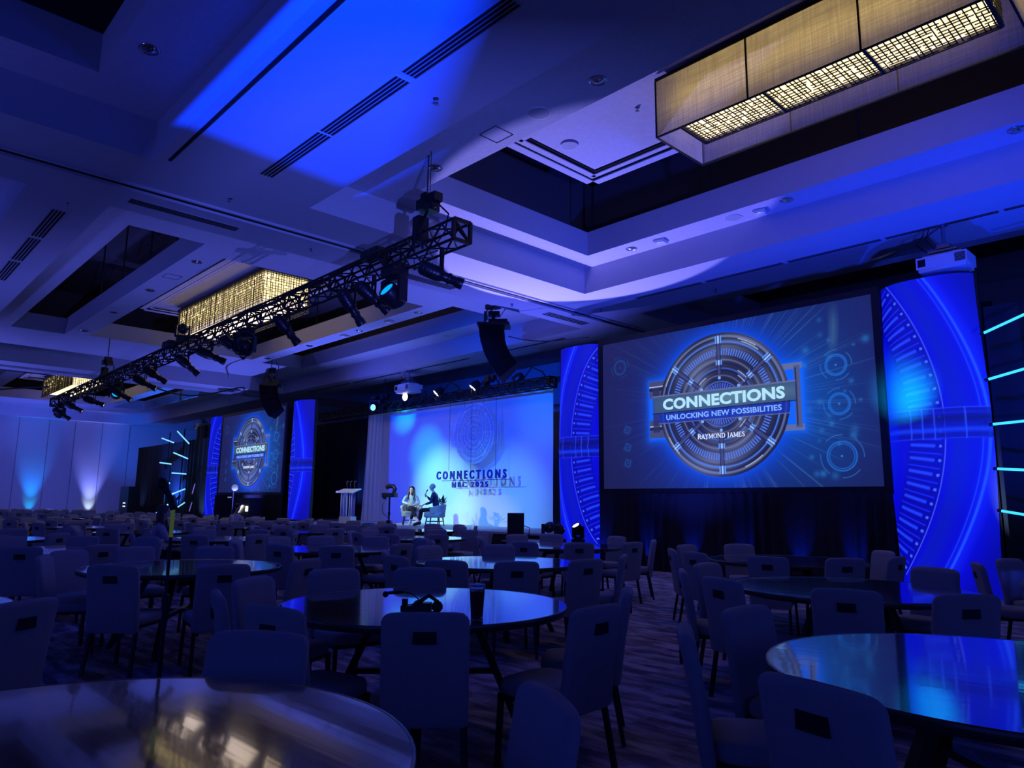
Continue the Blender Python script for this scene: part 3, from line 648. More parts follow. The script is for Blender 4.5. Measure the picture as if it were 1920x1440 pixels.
# ------------------------------------------------------------------ line arrays
ARRM = mat('speaker_black', (.006, .006, .008), .85, noise=(20, .2), spec=.1)
def line_array(x, y, zt, rz, label, n=4, s=1.0, curve=.17, top=0):
    t = empty('speaker_array', (x, y, zt), label, 'speaker array', rz)
    fr = MB(); fr.box((0, 0, -.06), (.5*s, .75*s, .09)); fr.box((.05, -.1, .06), (.12, .5, .14)); fr.cone((0, 0, 0), (0, 0, .32), .03, n=8); fr.box((0, 0, .26), (.2, .3, .12)); fr.box((-.18, .22, .15), (.05, .05, .28)); fr.build('fly_frame', BLACK, t)
    p = Vector((0, .3*s, -.12)); ang = top
    for i in range(n):
        h, dpt, wd = .34*s, .52*s, .92*s
        M = Matrix.Rotation(-ang, 3, 'X')
        c = MB(); hw = wd/2
        # wedge cabinet: front taller than back
        V = [(-hw, 0, 0), (hw, 0, 0), (hw*.62, -dpt, -.05*s), (-hw*.62, -dpt, -.05*s), (-hw, 0, -h), (hw, 0, -h), (hw*.62, -dpt, -h+.05*s), (-hw*.62, -dpt, -h+.05*s)]
        c.add([M @ Vector(v)+p for v in V], [(0, 1, 2, 3), (7, 6, 5, 4), (0, 4, 5, 1), (1, 5, 6, 2), (2, 6, 7, 3), (3, 7, 4, 0)])
        cb_ = c.build('cabinet', ARRM, t)
        g = MB(); g.box(tuple(M @ Vector((0, .008, -h/2))+p), (wd-.05, .012, h-.05), M=M); g.build('grille', ARRM, cb_)
        p = p+M @ Vector((0, 0, -h-.008)); ang += curve
    return t
ATILT = math.radians(160)
line_array(-13.85, 12.5, 6.1, math.radians(132), 'large black curved speaker array hanging before the right end of the stage', 4, 1.12, .19, .10)
line_array(-26.9, 12.5, 5.95, math.radians(138), 'black speaker array hanging beside the left screen', 4, .95, .17, .10)
hoist(-13.85, 12.5, 6.45, Z1, 'chain hoist above the right speaker array', .3)
hoist(-26.9, 12.5, 6.32, Z1, 'chain hoist above the left speaker array', .3)
cable([(-13.4, 12.6, 5.7), (-12.9, 12.8, 5.55), (-12.2, 13.0, 5.45), (-11.2, 13.2, 5.42)], .012, 'thin cable from the right speaker array to the tower')

# ------------------------------------------------------------------ projectors
def projector(x, y, z, zc, label, s=1.0):
    t = empty('ceiling_projector', (x, y, z), label, 'projector')
    a = MB(); a.box((0, 0, 0), (.78*s, .55*s, .20*s)); a.box((0, 0, -.13*s), (.72*s, .5*s, .06*s)); a.box((0, 0, .12*s), (.6*s, .4*s, .05*s)); a.build('body', WHITEP, t)
    g = MB()
    for i in range(7): g.box((.29*s, -.278*s, -.07*s+i*.022*s), (.16*s, .006, .012*s))
    g.box((-.3*s, -.278*s, 0), (.12*s, .006, .13*s)); g.build('air_grille', SLITM, t)
    l_ = MB(); l_.cone((-.2*s, .27*s, 0), (-.2*s, .36*s, 0), .08*s, n=16); l_.build('lens_barrel', BLACK2, t)
    m_ = MB(); m_.box((0, 0, .20*s), (.45*s, .32*s, .03)); m_.cone((0, 0, .2*s), (0, 0, zc-z), .03, n=10); m_.box((0, 0, .30*s), (.2, .16, .08))
    for dx in (-.2, .2):
        for dy in (-.14, .14): m_.cone((dx*s, dy*s, .13*s), (dx*.4, dy*.4, .32*s), .012, n=6)
    m_.cone((0, 0, zc-z-.02), (0, 0, zc-z), .09, n=14); m_.build('mount', GREY, t)
    c = MB(); c.tube([(-.22*s, 0, .2*s), (-.45*s, .02, .45*s), (-.32*s, .02, zc-z-.1), (-.3*s, 0, zc-z)], .012); c.tube([(-.1*s, .05, .2*s), (-.28*s, .02, .5*s), (-.22*s, .02, zc-z)], .009); c.build('cable', BLACK, t)
projector(-3.56, 13.75, 5.60, H0, 'white projector hanging from the ceiling by the right tower')
projector(-22.05, 15.65, 5.62, H0, 'white projector hanging above the stage cloth truss', 1.15)
projector(-42.6, 15.9, 5.65, H0, 'small projector hanging far left before the dark drape', 1.2)

# ------------------------------------------------------------------ pictures: shared ring artwork
def lin(c): return np.array(srgb(*c))
def sstep(a, b, x): t = np.clip((x-a)/(b-a), 0, 1); return t*t*(3-2*t)
def line(x, c, w_): return np.clip(1.0-np.abs(x-c)/w_, 0, 1)
def mixc(C, col, a):
    a = np.clip(a, 0, 1)[..., None]; return C*(1-a)+np.array(col)*a
def emblem(U, V, C):
    """gear wheel emblem of radius 1.51 around the origin, painted on the colour field C"""
    r = np.hypot(U, V); th = np.arctan2(V, U); deg = np.degrees(th)
    ins = r < 1.51
    metal = .030+.10*(.5+.5*np.sin(th*2+r*4.0))**3+.05*(.5+.5*np.cos(th*3-.8))**4
    M_ = np.stack([metal*.62, metal*.75, metal*1.35], -1)
    C = np.where(ins[..., None], M_, C)
    # concentric ring modelling
    for rr, w_, a, col in ((1.49, .02, .7, (12, 14, 40)), (1.43, .03, .7, (120, 135, 180)), (1.38, .03, .8, (14, 16, 44)), (1.31, .022, 1, (70, 130, 255)), (1.26, .03, .7, (20, 22, 60)), (1.00, .02, .6, (20, 22, 60)),
                           (.93, .025, .5, (130, 140, 190)), (.86, .03, .7, (18, 20, 56)), (.75, .018, .9, (60, 110, 240)), (.70, .03, .7, (14, 16, 48)), (.60, .02, .6, (110, 120, 175)), (.53, .02, .8, (14, 16, 50)), (.47, .015, .9, (80, 120, 240))):
        C = mixc(C, lin(col), line(r, rr, w_)*a*ins)
    tick = (np.mod(deg+1.25, 3.0) < 1.25) & (r > 1.03) & (r < 1.17); C = mixc(C, lin((80, 125, 250)), tick*.95)
    tick = (np.mod(deg+1.5, 8.0) < 3.4) & (r > .24) & (r < .44); C = mixc(C, lin((70, 110, 250)), tick*.9)
    C = mixc(C, lin((20, 24, 70)), (r < .22)*.8)
    for a0 in (38, 90, 142, 218, 270, 322):       # six spokes
        a = math.radians(a0); along = U*math.cos(a)+V*math.sin(a); ac = -U*math.sin(a)+V*math.cos(a)
        C = mixc(C, lin((62, 68, 110)), (np.abs(ac) < .045)*(along > .62)*(along < 1.47)*.9)
        C = mixc(C, lin((16, 18, 50)), (np.abs(np.abs(ac)-.045) < .012)*(along > .62)*(along < 1.47)*.8)
        for c0, c1 in ((1.28, 1.45), (.82, .93)):
            C = mixc(C, lin((90, 150, 255)), (np.abs(np.abs(ac)-.055) < .016)*(along > c0)*(along < c1))
            C = mixc(C, lin((150, 190, 255)), (np.abs(ac) < .018)*(along > c0)*(along < c1))
        C = mixc(C, lin((120, 170, 255)), (np.hypot(along-.55, ac) < .035))
    for a0, r0 in ((62, 1.40), (58, 1.36), (48, .78), (44, .70), (128, .66), (236, .8), (300, 1.41), (215, 1.42), (150, 1.42), (318, .66)):
        C = mixc(C, lin((190, 205, 235)), line(r, r0, .014)*(np.abs(deg % 360-a0) < 9)*.9)
    return C
def screen_picture(U, V):
    """U to the right and V up, metres from the emblem centre"""
    r = np.hypot(U, V); th = np.degrees(np.arctan2(V, U))
    base = np.zeros(U.shape+(3,)); base[:] = lin((27, 31, 84))
    base = mixc(base, lin((20, 38, 100)), sstep(3.6, .8, np.abs(U-.6))*.8)
    # blue radiance right of the wheel
    base = mixc(base, lin((8, 96, 190)), np.clip(np.exp(-((U-1.6)/1.0)**2-((V+.1)/1.15)**2)*.5, 0, 1))
    ray = np.zeros(U.shape)
    rr = np.random.RandomState(3)
    for k in range(150):
        a0 = rr.uniform(-180, 180); w_ = rr.uniform(.12, .5); b = rr.uniform(.15, .6)
        ray = np.maximum(ray, b*line((th-a0+180) % 360-180, 0, w_)*sstep(1.4, 1.9, r)*sstep(rr.uniform(2.6, 4.0), 1.6, r)*(.25+.75*(U > -.5)))
    base = mixc(base, lin((80, 140, 215)), ray*.8)
    base = mixc(base, lin((60, 100, 140)), .6*line(U-2.2-.22*np.sin(V), 0, .12)*sstep(.7, 1.0, V)*sstep(1.8, 1.2, V))
    # halo
    base = mixc(base, lin((10, 88, 255)), np.clip(np.exp(-np.maximum(r-1.5, 0)/.10), 0, 1)*.95)
    base = mixc(base, lin((8, 62, 200)), np.clip(np.exp(-np.maximum(r-1.5, 0)/.32), 0, 1)*.6)
    dx = np.maximum(np.abs(U)-1.76, 0); dy = np.maximum(np.abs(V-.0)-.64, 0); dr = np.hypot(dx, dy)
    base = mixc(base, lin((14, 100, 255)), np.exp(-dr/.07)*(np.abs(U) > 1.2)*.95)
    # gauges
    for (gx, gz, gr) in ((2.41, .51, .25), (2.43, -.22, .25), (2.42, -1.18, .34), (-2.41, -.39, .10), (-2.41, -.79, .10), (-2.41, -1.15, .10), (-2.6, 1.1, .22)):
        d = np.hypot(U-gx, V-gz); k = 1.0 if gx > 0 else .28
        base = mixc(base, lin((30, 110, 215)), (line(d, gr*.78, .022)+line(d, gr*.66, .012))*.9*k)
        base = mixc(base, lin((50, 130, 220)), line(d, gr*1.15, .012)*(np.sin(np.degrees(np.arctan2(V-gz, U-gx))/14) > -.3)*.55*k)
        base = mixc(base, lin((60, 150, 235)), (d < .022)*.5*k); base = mixc(base, lin((15, 70, 160)), (d < gr*.62)*.12*k)
    for k in range(26):
        gx, gz = rr.uniform(1.7, 3.0), rr.uniform(-1.65, 1.6); d = np.hypot(U-gx, V-gz); base = mixc(base, lin((40, 120, 200)), np.exp(-(d/rr.uniform(.02, .07))**2)*rr.uniform(.2, .6))
    # hinge brackets left, handle right
    for z0, z1 in ((.28, .66), (-.62, -.22)):
        m_ = (U < -1.30) & (U > -1.78) & (V > z0) & (V < z1); base = mixc(base, lin((66, 72, 108)), m_*1.0)
        base = mixc(base, lin((18, 20, 50)), (m_ & (np.abs(V-(z0+z1)/2) < .03))*.9); base = mixc(base, lin((200, 215, 240)), (m_ & (np.abs(V-(z0+z1)/2-.06) < .012))*.8)
    base = mixc(base, lin((40, 45, 80)), ((U < -1.5) & (U > -1.68) & (np.abs(V) < .5))*.9)
    for zc in (.60, -.60): base = mixc(base, lin((96, 108, 150)), ((U > 1.25) & (U < 1.76) & (np.abs(V-zc) < .055))*1.0)
    base = mixc(base, lin((76, 88, 130)), ((U > 1.60) & (U < 1.72) & (np.abs(V) < .6))*1.0); base = mixc(base, lin((18, 22, 60)), ((U > 1.62) & (U < 1.65) & (np.abs(V) < .56))*.8)
    C = emblem(U, V, base)
    # title bands
    C = mixc(C, lin((58, 82, 116)), ((np.abs(U+.03) < 1.64) & (V > -.07) & (V < .30))*.96)
    C = mixc(C, lin((96, 140, 150)), np.exp(-((V-.115)/.12)**2-((U-.35)/1.15)**2)*.75*((np.abs(U) < 1.62) & (V > -.07) & (V < .30)))
    C = mixc(C, lin((100, 110, 150)), ((np.abs(U+.03) < 1.66) & (np.abs(V-.305) < .014))*.9); C = mixc(C, lin((14, 20, 60)), ((np.abs(U+.03) < 1.66) & (np.abs(V+.08) < .014))*.9)
    C = mixc(C, lin((16, 48, 170)), ((np.abs(U+.02) < 1.5) & (V > -.30) & (V < -.09))*.85)
    C = mixc(C, lin((92, 102, 140)), ((np.abs(U+.02) < 1.52) & (np.abs(V+.31) < .012))*.8)
    return C
def colour_grid(name, x0, x1, z0, z1, step, fn, m, parent, bend=None, thick=None):
    nx = int(round((x1-x0)/step)); nz = int(round((z1-z0)/step)); X = np.linspace(x0, x1, nx+1); Z = np.linspace(z0, z1, nz+1)
    U, V = np.meshgrid(X, Z); C = np.clip(fn(U, V), 0, 4)
    XX, ZZ = U.copy(), V.copy(); Y = np.zeros_like(U)
    if bend is not None: XX, Y = bend(U, V)
    P = np.stack([XX, Y, ZZ], -1).reshape(-1, 3)
    i = np.arange(nx); j = np.arange(nz); I, J = np.meshgrid(i, j); a = (J*(nx+1)+I).ravel(); F = np.stack([a, a+1, a+nx+2, a+nx+1], -1)
    me = bpy.data.meshes.new(name); me.vertices.add(len(P)); me.vertices.foreach_set('co', P.ravel().astype(np.float32))
    me.loops.add(F.size); me.loops.foreach_set('vertex_index', F.ravel().astype(np.int32)); me.polygons.add(len(F)); me.polygons.foreach_set('loop_start', (np.arange(len(F))*4).astype(np.int32))
    me.update(calc_edges=True)
    ca = me.color_attributes.new('Col', 'FLOAT_COLOR', 'POINT'); ca.data.foreach_set('color', np.concatenate([C.reshape(-1, 3), np.ones((len(P), 1))], 1).ravel().astype(np.float32))
    me.materials.append(m); me.polygons.foreach_set('use_smooth', [True]*len(F))
    o = bpy.data.objects.new(name, me); COL.objects.link(o); o.parent = parent
    return o
TXT_A = mat('title_glow', (.2, .25, .25), .6, emit=srgb(178, 226, 232), estr=1.0)
TXT_B = mat('subtitle_glow', (.1, .15, .3), .6, emit=srgb(130, 176, 250), estr=1.0)
TXT_C = mat('sponsor_glow', (.3, .3, .3), .6, emit=srgb(215, 228, 240), estr=1.0)
SERIF = {  # width, strokes (x0, y0, x1, y1, thick), serifs (x, y, half width)
 'R': (.82, [(.16, 0, .16, 1, 2), (.16, .96, .48, .96, 1), (.48, .96, .64, .84, 2), (.64, .84, .62, .62, 2), (.62, .62, .45, .50, 2), (.45, .50, .16, .50, 1), (.42, .5, .74, .02, 2)], [(.16, .02, .14), (.14, .98, .12), (.76, .02, .09)]),
 'A': (.84, [(.14, 0, .42, 1, 1), (.42, 1, .72, 0, 2), (.24, .34, .60, .34, 1)], [(.13, .02, .12), (.72, .02, .13)]),
 'Y': (.80, [(.14, 1, .42, .48, 2), (.68, 1, .42, .48, 1), (.42, .5, .42, 0, 2)], [(.14, .98, .13), (.68, .98, .11), (.42, .02, .14)]),
 'M': (1.04, [(.16, 0, .18, 1, 1), (.18, 1, .52, .10, 2), (.52, .10, .86, 1, 1), (.86, 1, .88, 0, 2)], [(.14, .02, .11), (.14, .98, .11), (.88, .02, .13), (.90, .98, .11)]),
 'O': (.90, [(.45+.33*math.cos(a/12*2*PI), .5+.48*math.sin(a/12*2*PI), .45+.33*math.cos((a+1)/12*2*PI), .5+.48*math.sin((a+1)/12*2*PI), 2 if a in (0, 5, 6, 11, 10, 4, 1, 7) else 1) for a in range(12)], []),
 'N': (.90, [(.16, 0, .16, 1, 1), (.16, 1, .74, .02, 2), (.74, 0, .74, 1, 1)], [(.16, .02, .12), (.12, .98, .12), (.74, .98, .12)]),
 'D': (.88, [(.18, 0, .18, 1, 2), (.18, .97, .50, .95, 1), (.50, .95, .70, .78, 2), (.70, .78, .76, .5, 2), (.76, .5, .70, .22, 2), (.70, .22, .50, .05, 2), (.50, .05, .18, .03, 1)], [(.16, .02, .12), (.16, .98, .12)]),
 'J': (.52, [(.30, 1, .30, .10, 2), (.30, .12, .20, -.12, 2), (.20, -.12, .06, -.12, 1)], [(.30, .98, .14)]),
 'E': (.74, [(.18, 0, .18, 1, 2), (.18, .97, .62, .97, 1), (.18, .51, .50, .51, 1), (.18, .03, .64, .03, 1), (.62, .97, .62, .80, 1), (.64, .03, .66, .22, 1), (.50, .60, .50, .42, 1)], [(.14, .02, .10), (.14, .98, .10)]),
 'S': (.66, [(.54, .82, .52, .96, 1), (.52, .90, .34, .98, 1), (.34, .98, .16, .86, 2), (.16, .86, .20, .62, 2), (.20, .62, .44, .46, 2), (.44, .46, .54, .26, 2), (.54, .26, .44, .06, 2), (.44, .06, .28, .01, 1), (.28, .01, .12, .10, 1), (.12, .04, .11, .24, 1)], []),
 ' ': (.34, [], [])}
def serif_line(name, txt, width, height, m, parent, loc):
    tot = sum(SERIF[c][0]*.86 for c in txt); k = width/tot; mb = MB(); x = -width/2
    for c in txt:
        wd, st_, sf_ = SERIF[c]
        for (x0, y0, x1, y1, th) in st_: mb.bar((x+x0*k*.86, 0, y0*height), (x+x1*k*.86, 0, y1*height), .0165 if th == 2 else .0085, .004, roll=(0, 1, 0))
        for (sx, sy, hw) in sf_: mb.bar((x+(sx-hw)*k*.86, 0, sy*height), (x+(sx+hw)*k*.86, 0, sy*height), .008, .004, roll=(0, 1, 0))
        x += wd*k*.86
    o = mb.build(name, m, parent, loc); return o
def big_screen(xc, label, w_=6.23):
    # frame origin on the floor below the emblem centre line
    t = empty('projection_screen', (xc, 13.44, 0), label, 'projection screen')
    zc = 3.50; hx = w_/2
    colour_grid('screen_surface', -hx, hx, 1.77-zc, 5.22-zc, .0105, screen_picture, SCREENM, t).location = (0, 0, zc)
    f_ = MB()
    for (c, d) in (((0, 0, 5.28), (w_+.26, .06, .12)), ((0, 0, 1.70), (w_+.26, .06, .13)), ((-hx-.065, 0, 3.49), (.13, .06, 3.7)), ((hx+.065, 0, 3.49), (.13, .06, 3.7))): f_.box((c[0], .01, c[2]), d)
    f_.build('frame', BLACK, t)
    bk = MB(); bk.box((0, .05, 3.5), (w_+.2, .04, 3.6)); bk.build('backing', BLACK, t)
    for nm, s_, z, wd, m_, h in (('title_lettering', 'CONNECTIONS', zc-.02, 2.82, TXT_A, .25), ('subtitle_lettering', 'UNLOCKING NEW POSSIBILITIES', zc-.245, 2.66, TXT_B, .115)):
        text_mesh(nm, s_, .3, m_, t, (0, -.012, z), .002, .012 if nm[0] == 't' else .007, wd, 1.05, height=h)
    serif_line('sponsor_lettering', 'RAYMOND JAMES', 1.09, .095, TXT_C, t, (-.01, -.013, zc-.705))
    # shade cloth below the screen, hung in folds
    return t
def drape(x0, x1, z0, z1, y, label, name='stage_drape', fold=.11, amp=.05, m=VELV, seed=1, top_gather=False, cat='drape', rz=0, taper=0.0):
    r_ = random.Random(seed); n = int((x1-x0)/(fold/6)); t = MB(); P = []; nz = 5
    ph = [0.0]
    for i in range(n): ph.append(ph[-1]+2*PI/6*r_.uniform(.55, 1.45))
    for k in range(nz+1):
        v = k/nz
        for i in range(n+1):
            u = i/n; x = -(x1-x0)/2+(x1-x0)*u; a = amp*(1-.35*v)*(.7+.5*math.sin(u*17+seed))
            P.append((x*(1+taper*(1-v)), a*math.sin(ph[i]+.3*math.sin(v*2+i*.01)), (z1-z0)*v))
    t.add(P, [(k*(n+1)+i, k*(n+1)+i+1, (k+1)*(n+1)+i+1, (k+1)*(n+1)+i) for k in range(nz) for i in range(n)], 0, True)
    o = t.build(name, m, None, ((x0+x1)/2, y, z0)); o.rotation_euler.z = rz
    return tag(o, label, cat)
s1 = big_screen(-7.83, 'large right projection screen glowing with the round gear emblem and title')
parts = [c for c in bpy.data.objects if c.parent == s1]
s2 = copy_tree((s1, parts), (-30.45, 13.44, 0), 0, 'distant left projection screen showing the same emblem and title', 'projection screen')
drape(-11.05, -4.6, 0, 1.66, 13.40, 'black pleated skirt below the large right screen, lit blue at its foot', 'screen_skirt', .2, .045, seed=4)
drape(-33.8, -27.1, 0, 1.66, 13.40, 'black pleated skirt below the distant left screen', 'screen_skirt', .2, .045, seed=5)

# ------------------------------------------------------------------ printed towers beside the screens
def tower_art(cx):
    def fn(U, V):
        X = U-cx; Z = V-2.83; r = np.hypot(X, Z); th = np.degrees(np.arctan2(Z, np.abs(X)))
        C = np.zeros(U.shape+(3,)); C[:] = lin((4, 6, 214))
        C = mixc(C, lin((4, 22, 190)), sstep(4.14, 4.30, r)*sstep(4.62, 4.30, r)*.9)
        C = mixc(C, lin((3, 4, 120)), sstep(4.80, 5.2, r)*.6)
        C = mixc(C, lin((12, 30, 250)), line(r, 4.72, .16)*.85)
        C = mixc(C, lin((30, 84, 255)), line(r, 4.70, .028)+line(r, 4.62, .012)*.6)
        band = (r > 3.58)*(r < 4.12)
        C = mixc(C, lin((2, 3, 130)), band*.55)
        n = th/3.42; fr = n-np.floor(n); ev = (np.floor(n) % 1 == 0)
        C = mixc(C, lin((30, 62, 255)), line(fr, .3, .16)*(r > 3.60)*(r < 3.98)*1.5)
        C = mixc(C, lin((22, 40, 250)), line(fr, .75, .07)*(r > 3.58)*(r < 4.08)*1.2)
        C = mixc(C, lin((70, 110, 255)), ((np.abs(fr-.3) < .09)*(np.abs(r-4.06) < .022))*.9)
        C = mixc(C, lin((80, 110, 255)), line(r, 4.13, .010)*.9*(np.abs(th) < 38))
        C = mixc(C, lin((2, 6, 60)), line(r, 3.56, .014)*.5)
        pipe = np.abs(Z+.03) < .26
        C = mixc(C, lin((6, 12, 150)), pipe*.8*((r > 3.4)))
        for z0, w_, c in ((.22, .014, (40, 60, 255)), (-.28, .014, (30, 50, 250)), (.05, .10, (3, 6, 90)), (-.14, .06, (20, 60, 250)), (.14, .03, (14, 24, 200))):
            C = mixc(C, lin(c), line(Z, z0, w_)*.8)
        for r0 in (3.62, 3.80, 3.98, 4.42): C = mixc(C, lin((40, 80, 255)), line(r, r0, .016)*pipe*.8)
        C = mixc(C, lin((10, 40, 230)), sstep(3.5, 3.1, r)*.6)
        return C
    return fn
def tower(x0, x1, cx, label, step, zt=5.33, zb=0.0):
    xm = (x0+x1)/2; hw = (x1-x0)/2; t = empty('printed_tower', (xm, 13.42, 0), label, 'fabric tower')
    def bend(U, V):
        k = 1+.045*np.cos((V/zt-.5)*2*PI)-.03; s_ = np.clip(U/hw, -1, 1)
        return U*k, .30*(s_**2)**1.6-.02*np.exp(-((V-2.8)/.06)**2)
    colour_grid('printed_fabric', -hw, hw, zb, zt, step, tower_art(cx-xm), PRINTM, t, bend)
    b = MB(); b.box((0, .36, (zt+zb)/2), (2*hw*.98, .10, zt-zb)); b.build('back_frame', BLACK, t)
    f_ = MB(); f_.box((0, .2, zb+.03), (2*hw*.7, .5, .06)); f_.build('foot_plate', BLACK, t)
tower(-4.70, -3.10, -7.83, 'tall blue printed tower right of the large screen with a cyan bloom', .0115)
tower(-12.62, -11.10, -7.83, 'tall blue printed tower between the stage and the large screen', .0115)
tower(-27.12, -25.45, -30.45, 'blue printed tower right of the distant left screen', .02, zb=.665)
tower(-35.55, -33.75, -30.45, 'blue printed tower left of the distant left screen', .02)
spot('tower_bloom', (-4.3, 12.7, 3.2), (-4.3, 13.42, 3.35), (0.0, 0.42, 1.0), 330, 84, 1.0)

# ------------------------------------------------------------------ glowing tubes
TUBEM = mat('led_tube', (.1, .3, .4), .4, emit=srgb(60, 208, 255), estr=1.35)
TUBEF = mat('led_tube_far', (.1, .3, .4), .4, emit=srgb(120, 205, 245), estr=1.3)
def tube_light(p, q, label, grp, m=TUBEM, r_=.021):
    p, q = Vector(p), Vector(q); c = (p+q)/2; t = empty('light_tube', c, label, 'light tube', group=grp)
    a = MB(); a.cone(p-c, q-c, r_, n=10); a.build('glowing_tube', m, t)
    b = MB(); d = (q-p).normalized()
    for e, s_ in ((p, 1), (q, -1)): b.cone(e-c-d*s_*.02, e-c+d*s_*.035, r_*1.25, n=10)
    b.build('end_cap', BLACK, t)
nm = ['topmost', 'second from the top', 'middle', 'fourth from the top', 'lowest']
for i, (z0, z1) in enumerate(((4.21, 4.72), (3.45, 3.76), (2.73, 2.80), (2.03, 1.92), (1.38, 1.13))):
    tube_light((-3.06, 13.45, z0), (-1.66, 13.45, z1), 'long cyan light tube right of the right tower, '+nm[i], 'light tubes beside the right tower')
LT = [((-41.35, 4.7), (-39.3, 4.33)), ((-39.1, 4.94), (-37.16, 4.14)), ((-39.38, 3.84), (-37.14, 3.42)), ((-41.34, 3.39), (-39.4, 3.24)), ((-39.36, 2.79), (-37.19, 2.69)), ((-40.6, 2.05), (-39.4, 2.32)), ((-39.2, 1.7), (-37.17, 1.98)), ((-41.2, .73), (-39.4, 1.21)), ((-39.1, .80), (-37.1, 1.33))]
ln = ['upper left', 'steep uppermost', 'second of the right column', 'second of the left column', 'level middle', 'short one half behind the microphone', 'rising lower right', 'lowest left', 'lowest right']
for (a, b), l_ in zip(LT, ln): tube_light((a[0], 13.3, a[1]), (b[0], 13.3, b[1]), 'thin cyan light tube far left by the drape, '+l_, 'light tubes by the far left drape', TUBEF, .032)
LT2 = [((-36.9, 1.7), (-36.6, 2.25)), ((-37.1, .85), (-36.8, 1.35))]
for (a, b), l_ in zip(LT2, ('upper', 'lower')): tube_light((a[0], 13.5, a[1]), (b[0], 13.5, b[1]), 'faint violet tube left of the far tower, '+l_, 'faint violet tubes', mat('violet_tube', (.2, .1, .3), .4, emit=srgb(110, 90, 180), estr=1.0), .022)

def pole(x, y, h, label):
    a = MB(); a.cone((0, 0, 0), (0, 0, h), .03, n=8); a.box((0, 0, .015), (.4, .4, .03)); tag(a.build('tube_stand', BLACK, None, (x, y, 0)), label, 'stand')
pole(-2.3, 13.50, 4.9, 'black upright carrying the long light tubes beside the right tower'); pole(-40.3, 13.36, 4.95, 'black upright carrying the left column of far light tubes'); pole(-38.2, 13.36, 5.0, 'black upright carrying the right column of far light tubes')
pole(-36.8, 13.56, 2.4, 'black upright carrying the faint violet tubes')
# ------------------------------------------------------------------ drapes
drape(-46.7, -35.8, 0, 4.45, 13.75, 'tall black drape in the far left corner behind the light tubes', fold=.45, amp=.10, seed=7, taper=0)
drape(-38.6, -35.4, 0, 5.2, 14.1, 'taller black drape strip beside the far left tower', fold=.4, amp=.10, seed=8)
drape(-31.7, -25.2, .66, 5.0, 17.0, 'black drape behind the lectern on the left of the stage', fold=.42, amp=.10, seed=9)
drape(-3.1, 3.0, 0, 4.75, 13.85, 'black drape at the right edge behind the long light tubes', fold=.5, amp=.10, seed=10)
drape(-12.65, -10.9, 0, 5.3, 17.6, 'black drape behind the right end of the stage', fold=.42, amp=.10, seed=12)
drape(-34.0, -27.3, 0, 5.3, 14.0, 'black drape behind the distant left screen', fold=.5, amp=.08, seed=13)
drape(-11.0, -3.1, 0, 5.0, 14.5, 'black drape behind the large right screen', fold=.5, amp=.08, seed=14)
# beam of light on the drape at the right edge
spot('drape_uplight', (-1.9, 13.25, .25), (-2.5, 13.85, 1.1), (.40, .6, 1.0), 900, 44, 1.0)
for x in (-11.0, -9.7, -8.6, -7.4, -6.3, -5.3): spot('skirt_uplight', (x, 13.16, .05), (x+.05, 13.42, .75), (0.0, 0.03, 1.0), 90, 44, 1.0)
spot('drape_uplight', (-45.0, 13.1, .2), (-45.0, 13.62, 2.0), (.15, .3, 1.0), 160, 50, 1.0)
spot('drape_uplight', (-36.0, 13.0, .2), (-36.1, 13.7, 1.5), (.2, .4, 1.0), 240, 60, 1.0)
spot('drape_uplight', (-27.2, 15.7, .9), (-26.6, 17.0, 2.2), (.05, .15, 1.0), 300, 70, 1.0)

# ------------------------------------------------------------------ stage
DECKZ = .66
pts = [(-27.2, 12.5), (-25.2, 12.22), (-19.55, 11.98), (-17.8, 12.45), (-15.0, 13.35), (-13.6, 13.45), (-12.7, 13.6), (-12.7, 17.4), (-32, 17.4), (-32, 14.8), (-27.2, 14.8)]
st = empty('stage_platform', (-20, 15, 0), 'low stage platform with a pale deck and a dark skirt', 'stage')
d_ = MB(); n = len(pts); P = [(x+20, y-15, DECKZ) for x, y in pts]+[(x+20, y-15, DECKZ-.05) for x, y in pts]
d_.add(P, [tuple(range(n))]+[(i, n+i, n+(i+1) % n, (i+1) % n) for i in range(n)]); d_.build('deck', mat('stage_deck', (.50, .50, .52), .55, noise=(5, .08)), st)
k_ = MB(); P = []
for z in (0, DECKZ-.05):
    for x, y in pts: P.append((x+20, y-15+.02, z))
k_.add(P, [(i, (i+1) % n, n+(i+1) % n, n+i) for i in range(n)]); k_.build('skirt', VELV, st)
CLOTH = mat('stage_cloth', (.80, .80, .80), .9, noise=(2, .02), spec=.1)
bt = empty('stage_backdrop', (-20.5, 16.5, DECKZ), 'huge white stage cloth lit in blue and cyan with gathered left edge', 'backdrop')
bm_ = MB(); nx, nz = 120, 24; P = []
for k in range(nz+1):
    v = k/nz
    for i in range(nx+1):
        u = i/nx; x = -4.45+9.5*u; z = 4.42*v-(.12*math.sin(PI*u)*0); w_ = .012*math.sin(x*9+v*4)*max(0, (1-u*6)) + .02*math.sin(x*2+v*5)*(1-v)*(.4 if u > .15 else 1)
        P.append((x, w_, z))
bm_.add(P, [(k*(nx+1)+i, k*(nx+1)+i+1, (k+1)*(nx+1)+i+1, (k+1)*(nx+1)+i) for k in range(nz) for i in range(nx)], 0, True); bm_.build('cloth', CLOTH, bt)
wg = MB(); P = []; nx, nz = 60, 10
for k in range(nz+1):
    v = k/nz
    for i in range(nx+1):
        u = i/nx; wd = .62+.25*(1-v); x = -4.45-wd*(1-u); fo = .035*math.sin(u*26+math.sin(v*3)*1.2)*(1-u)
        P.append((x, -.30*(1-u)+fo, 4.40*v))
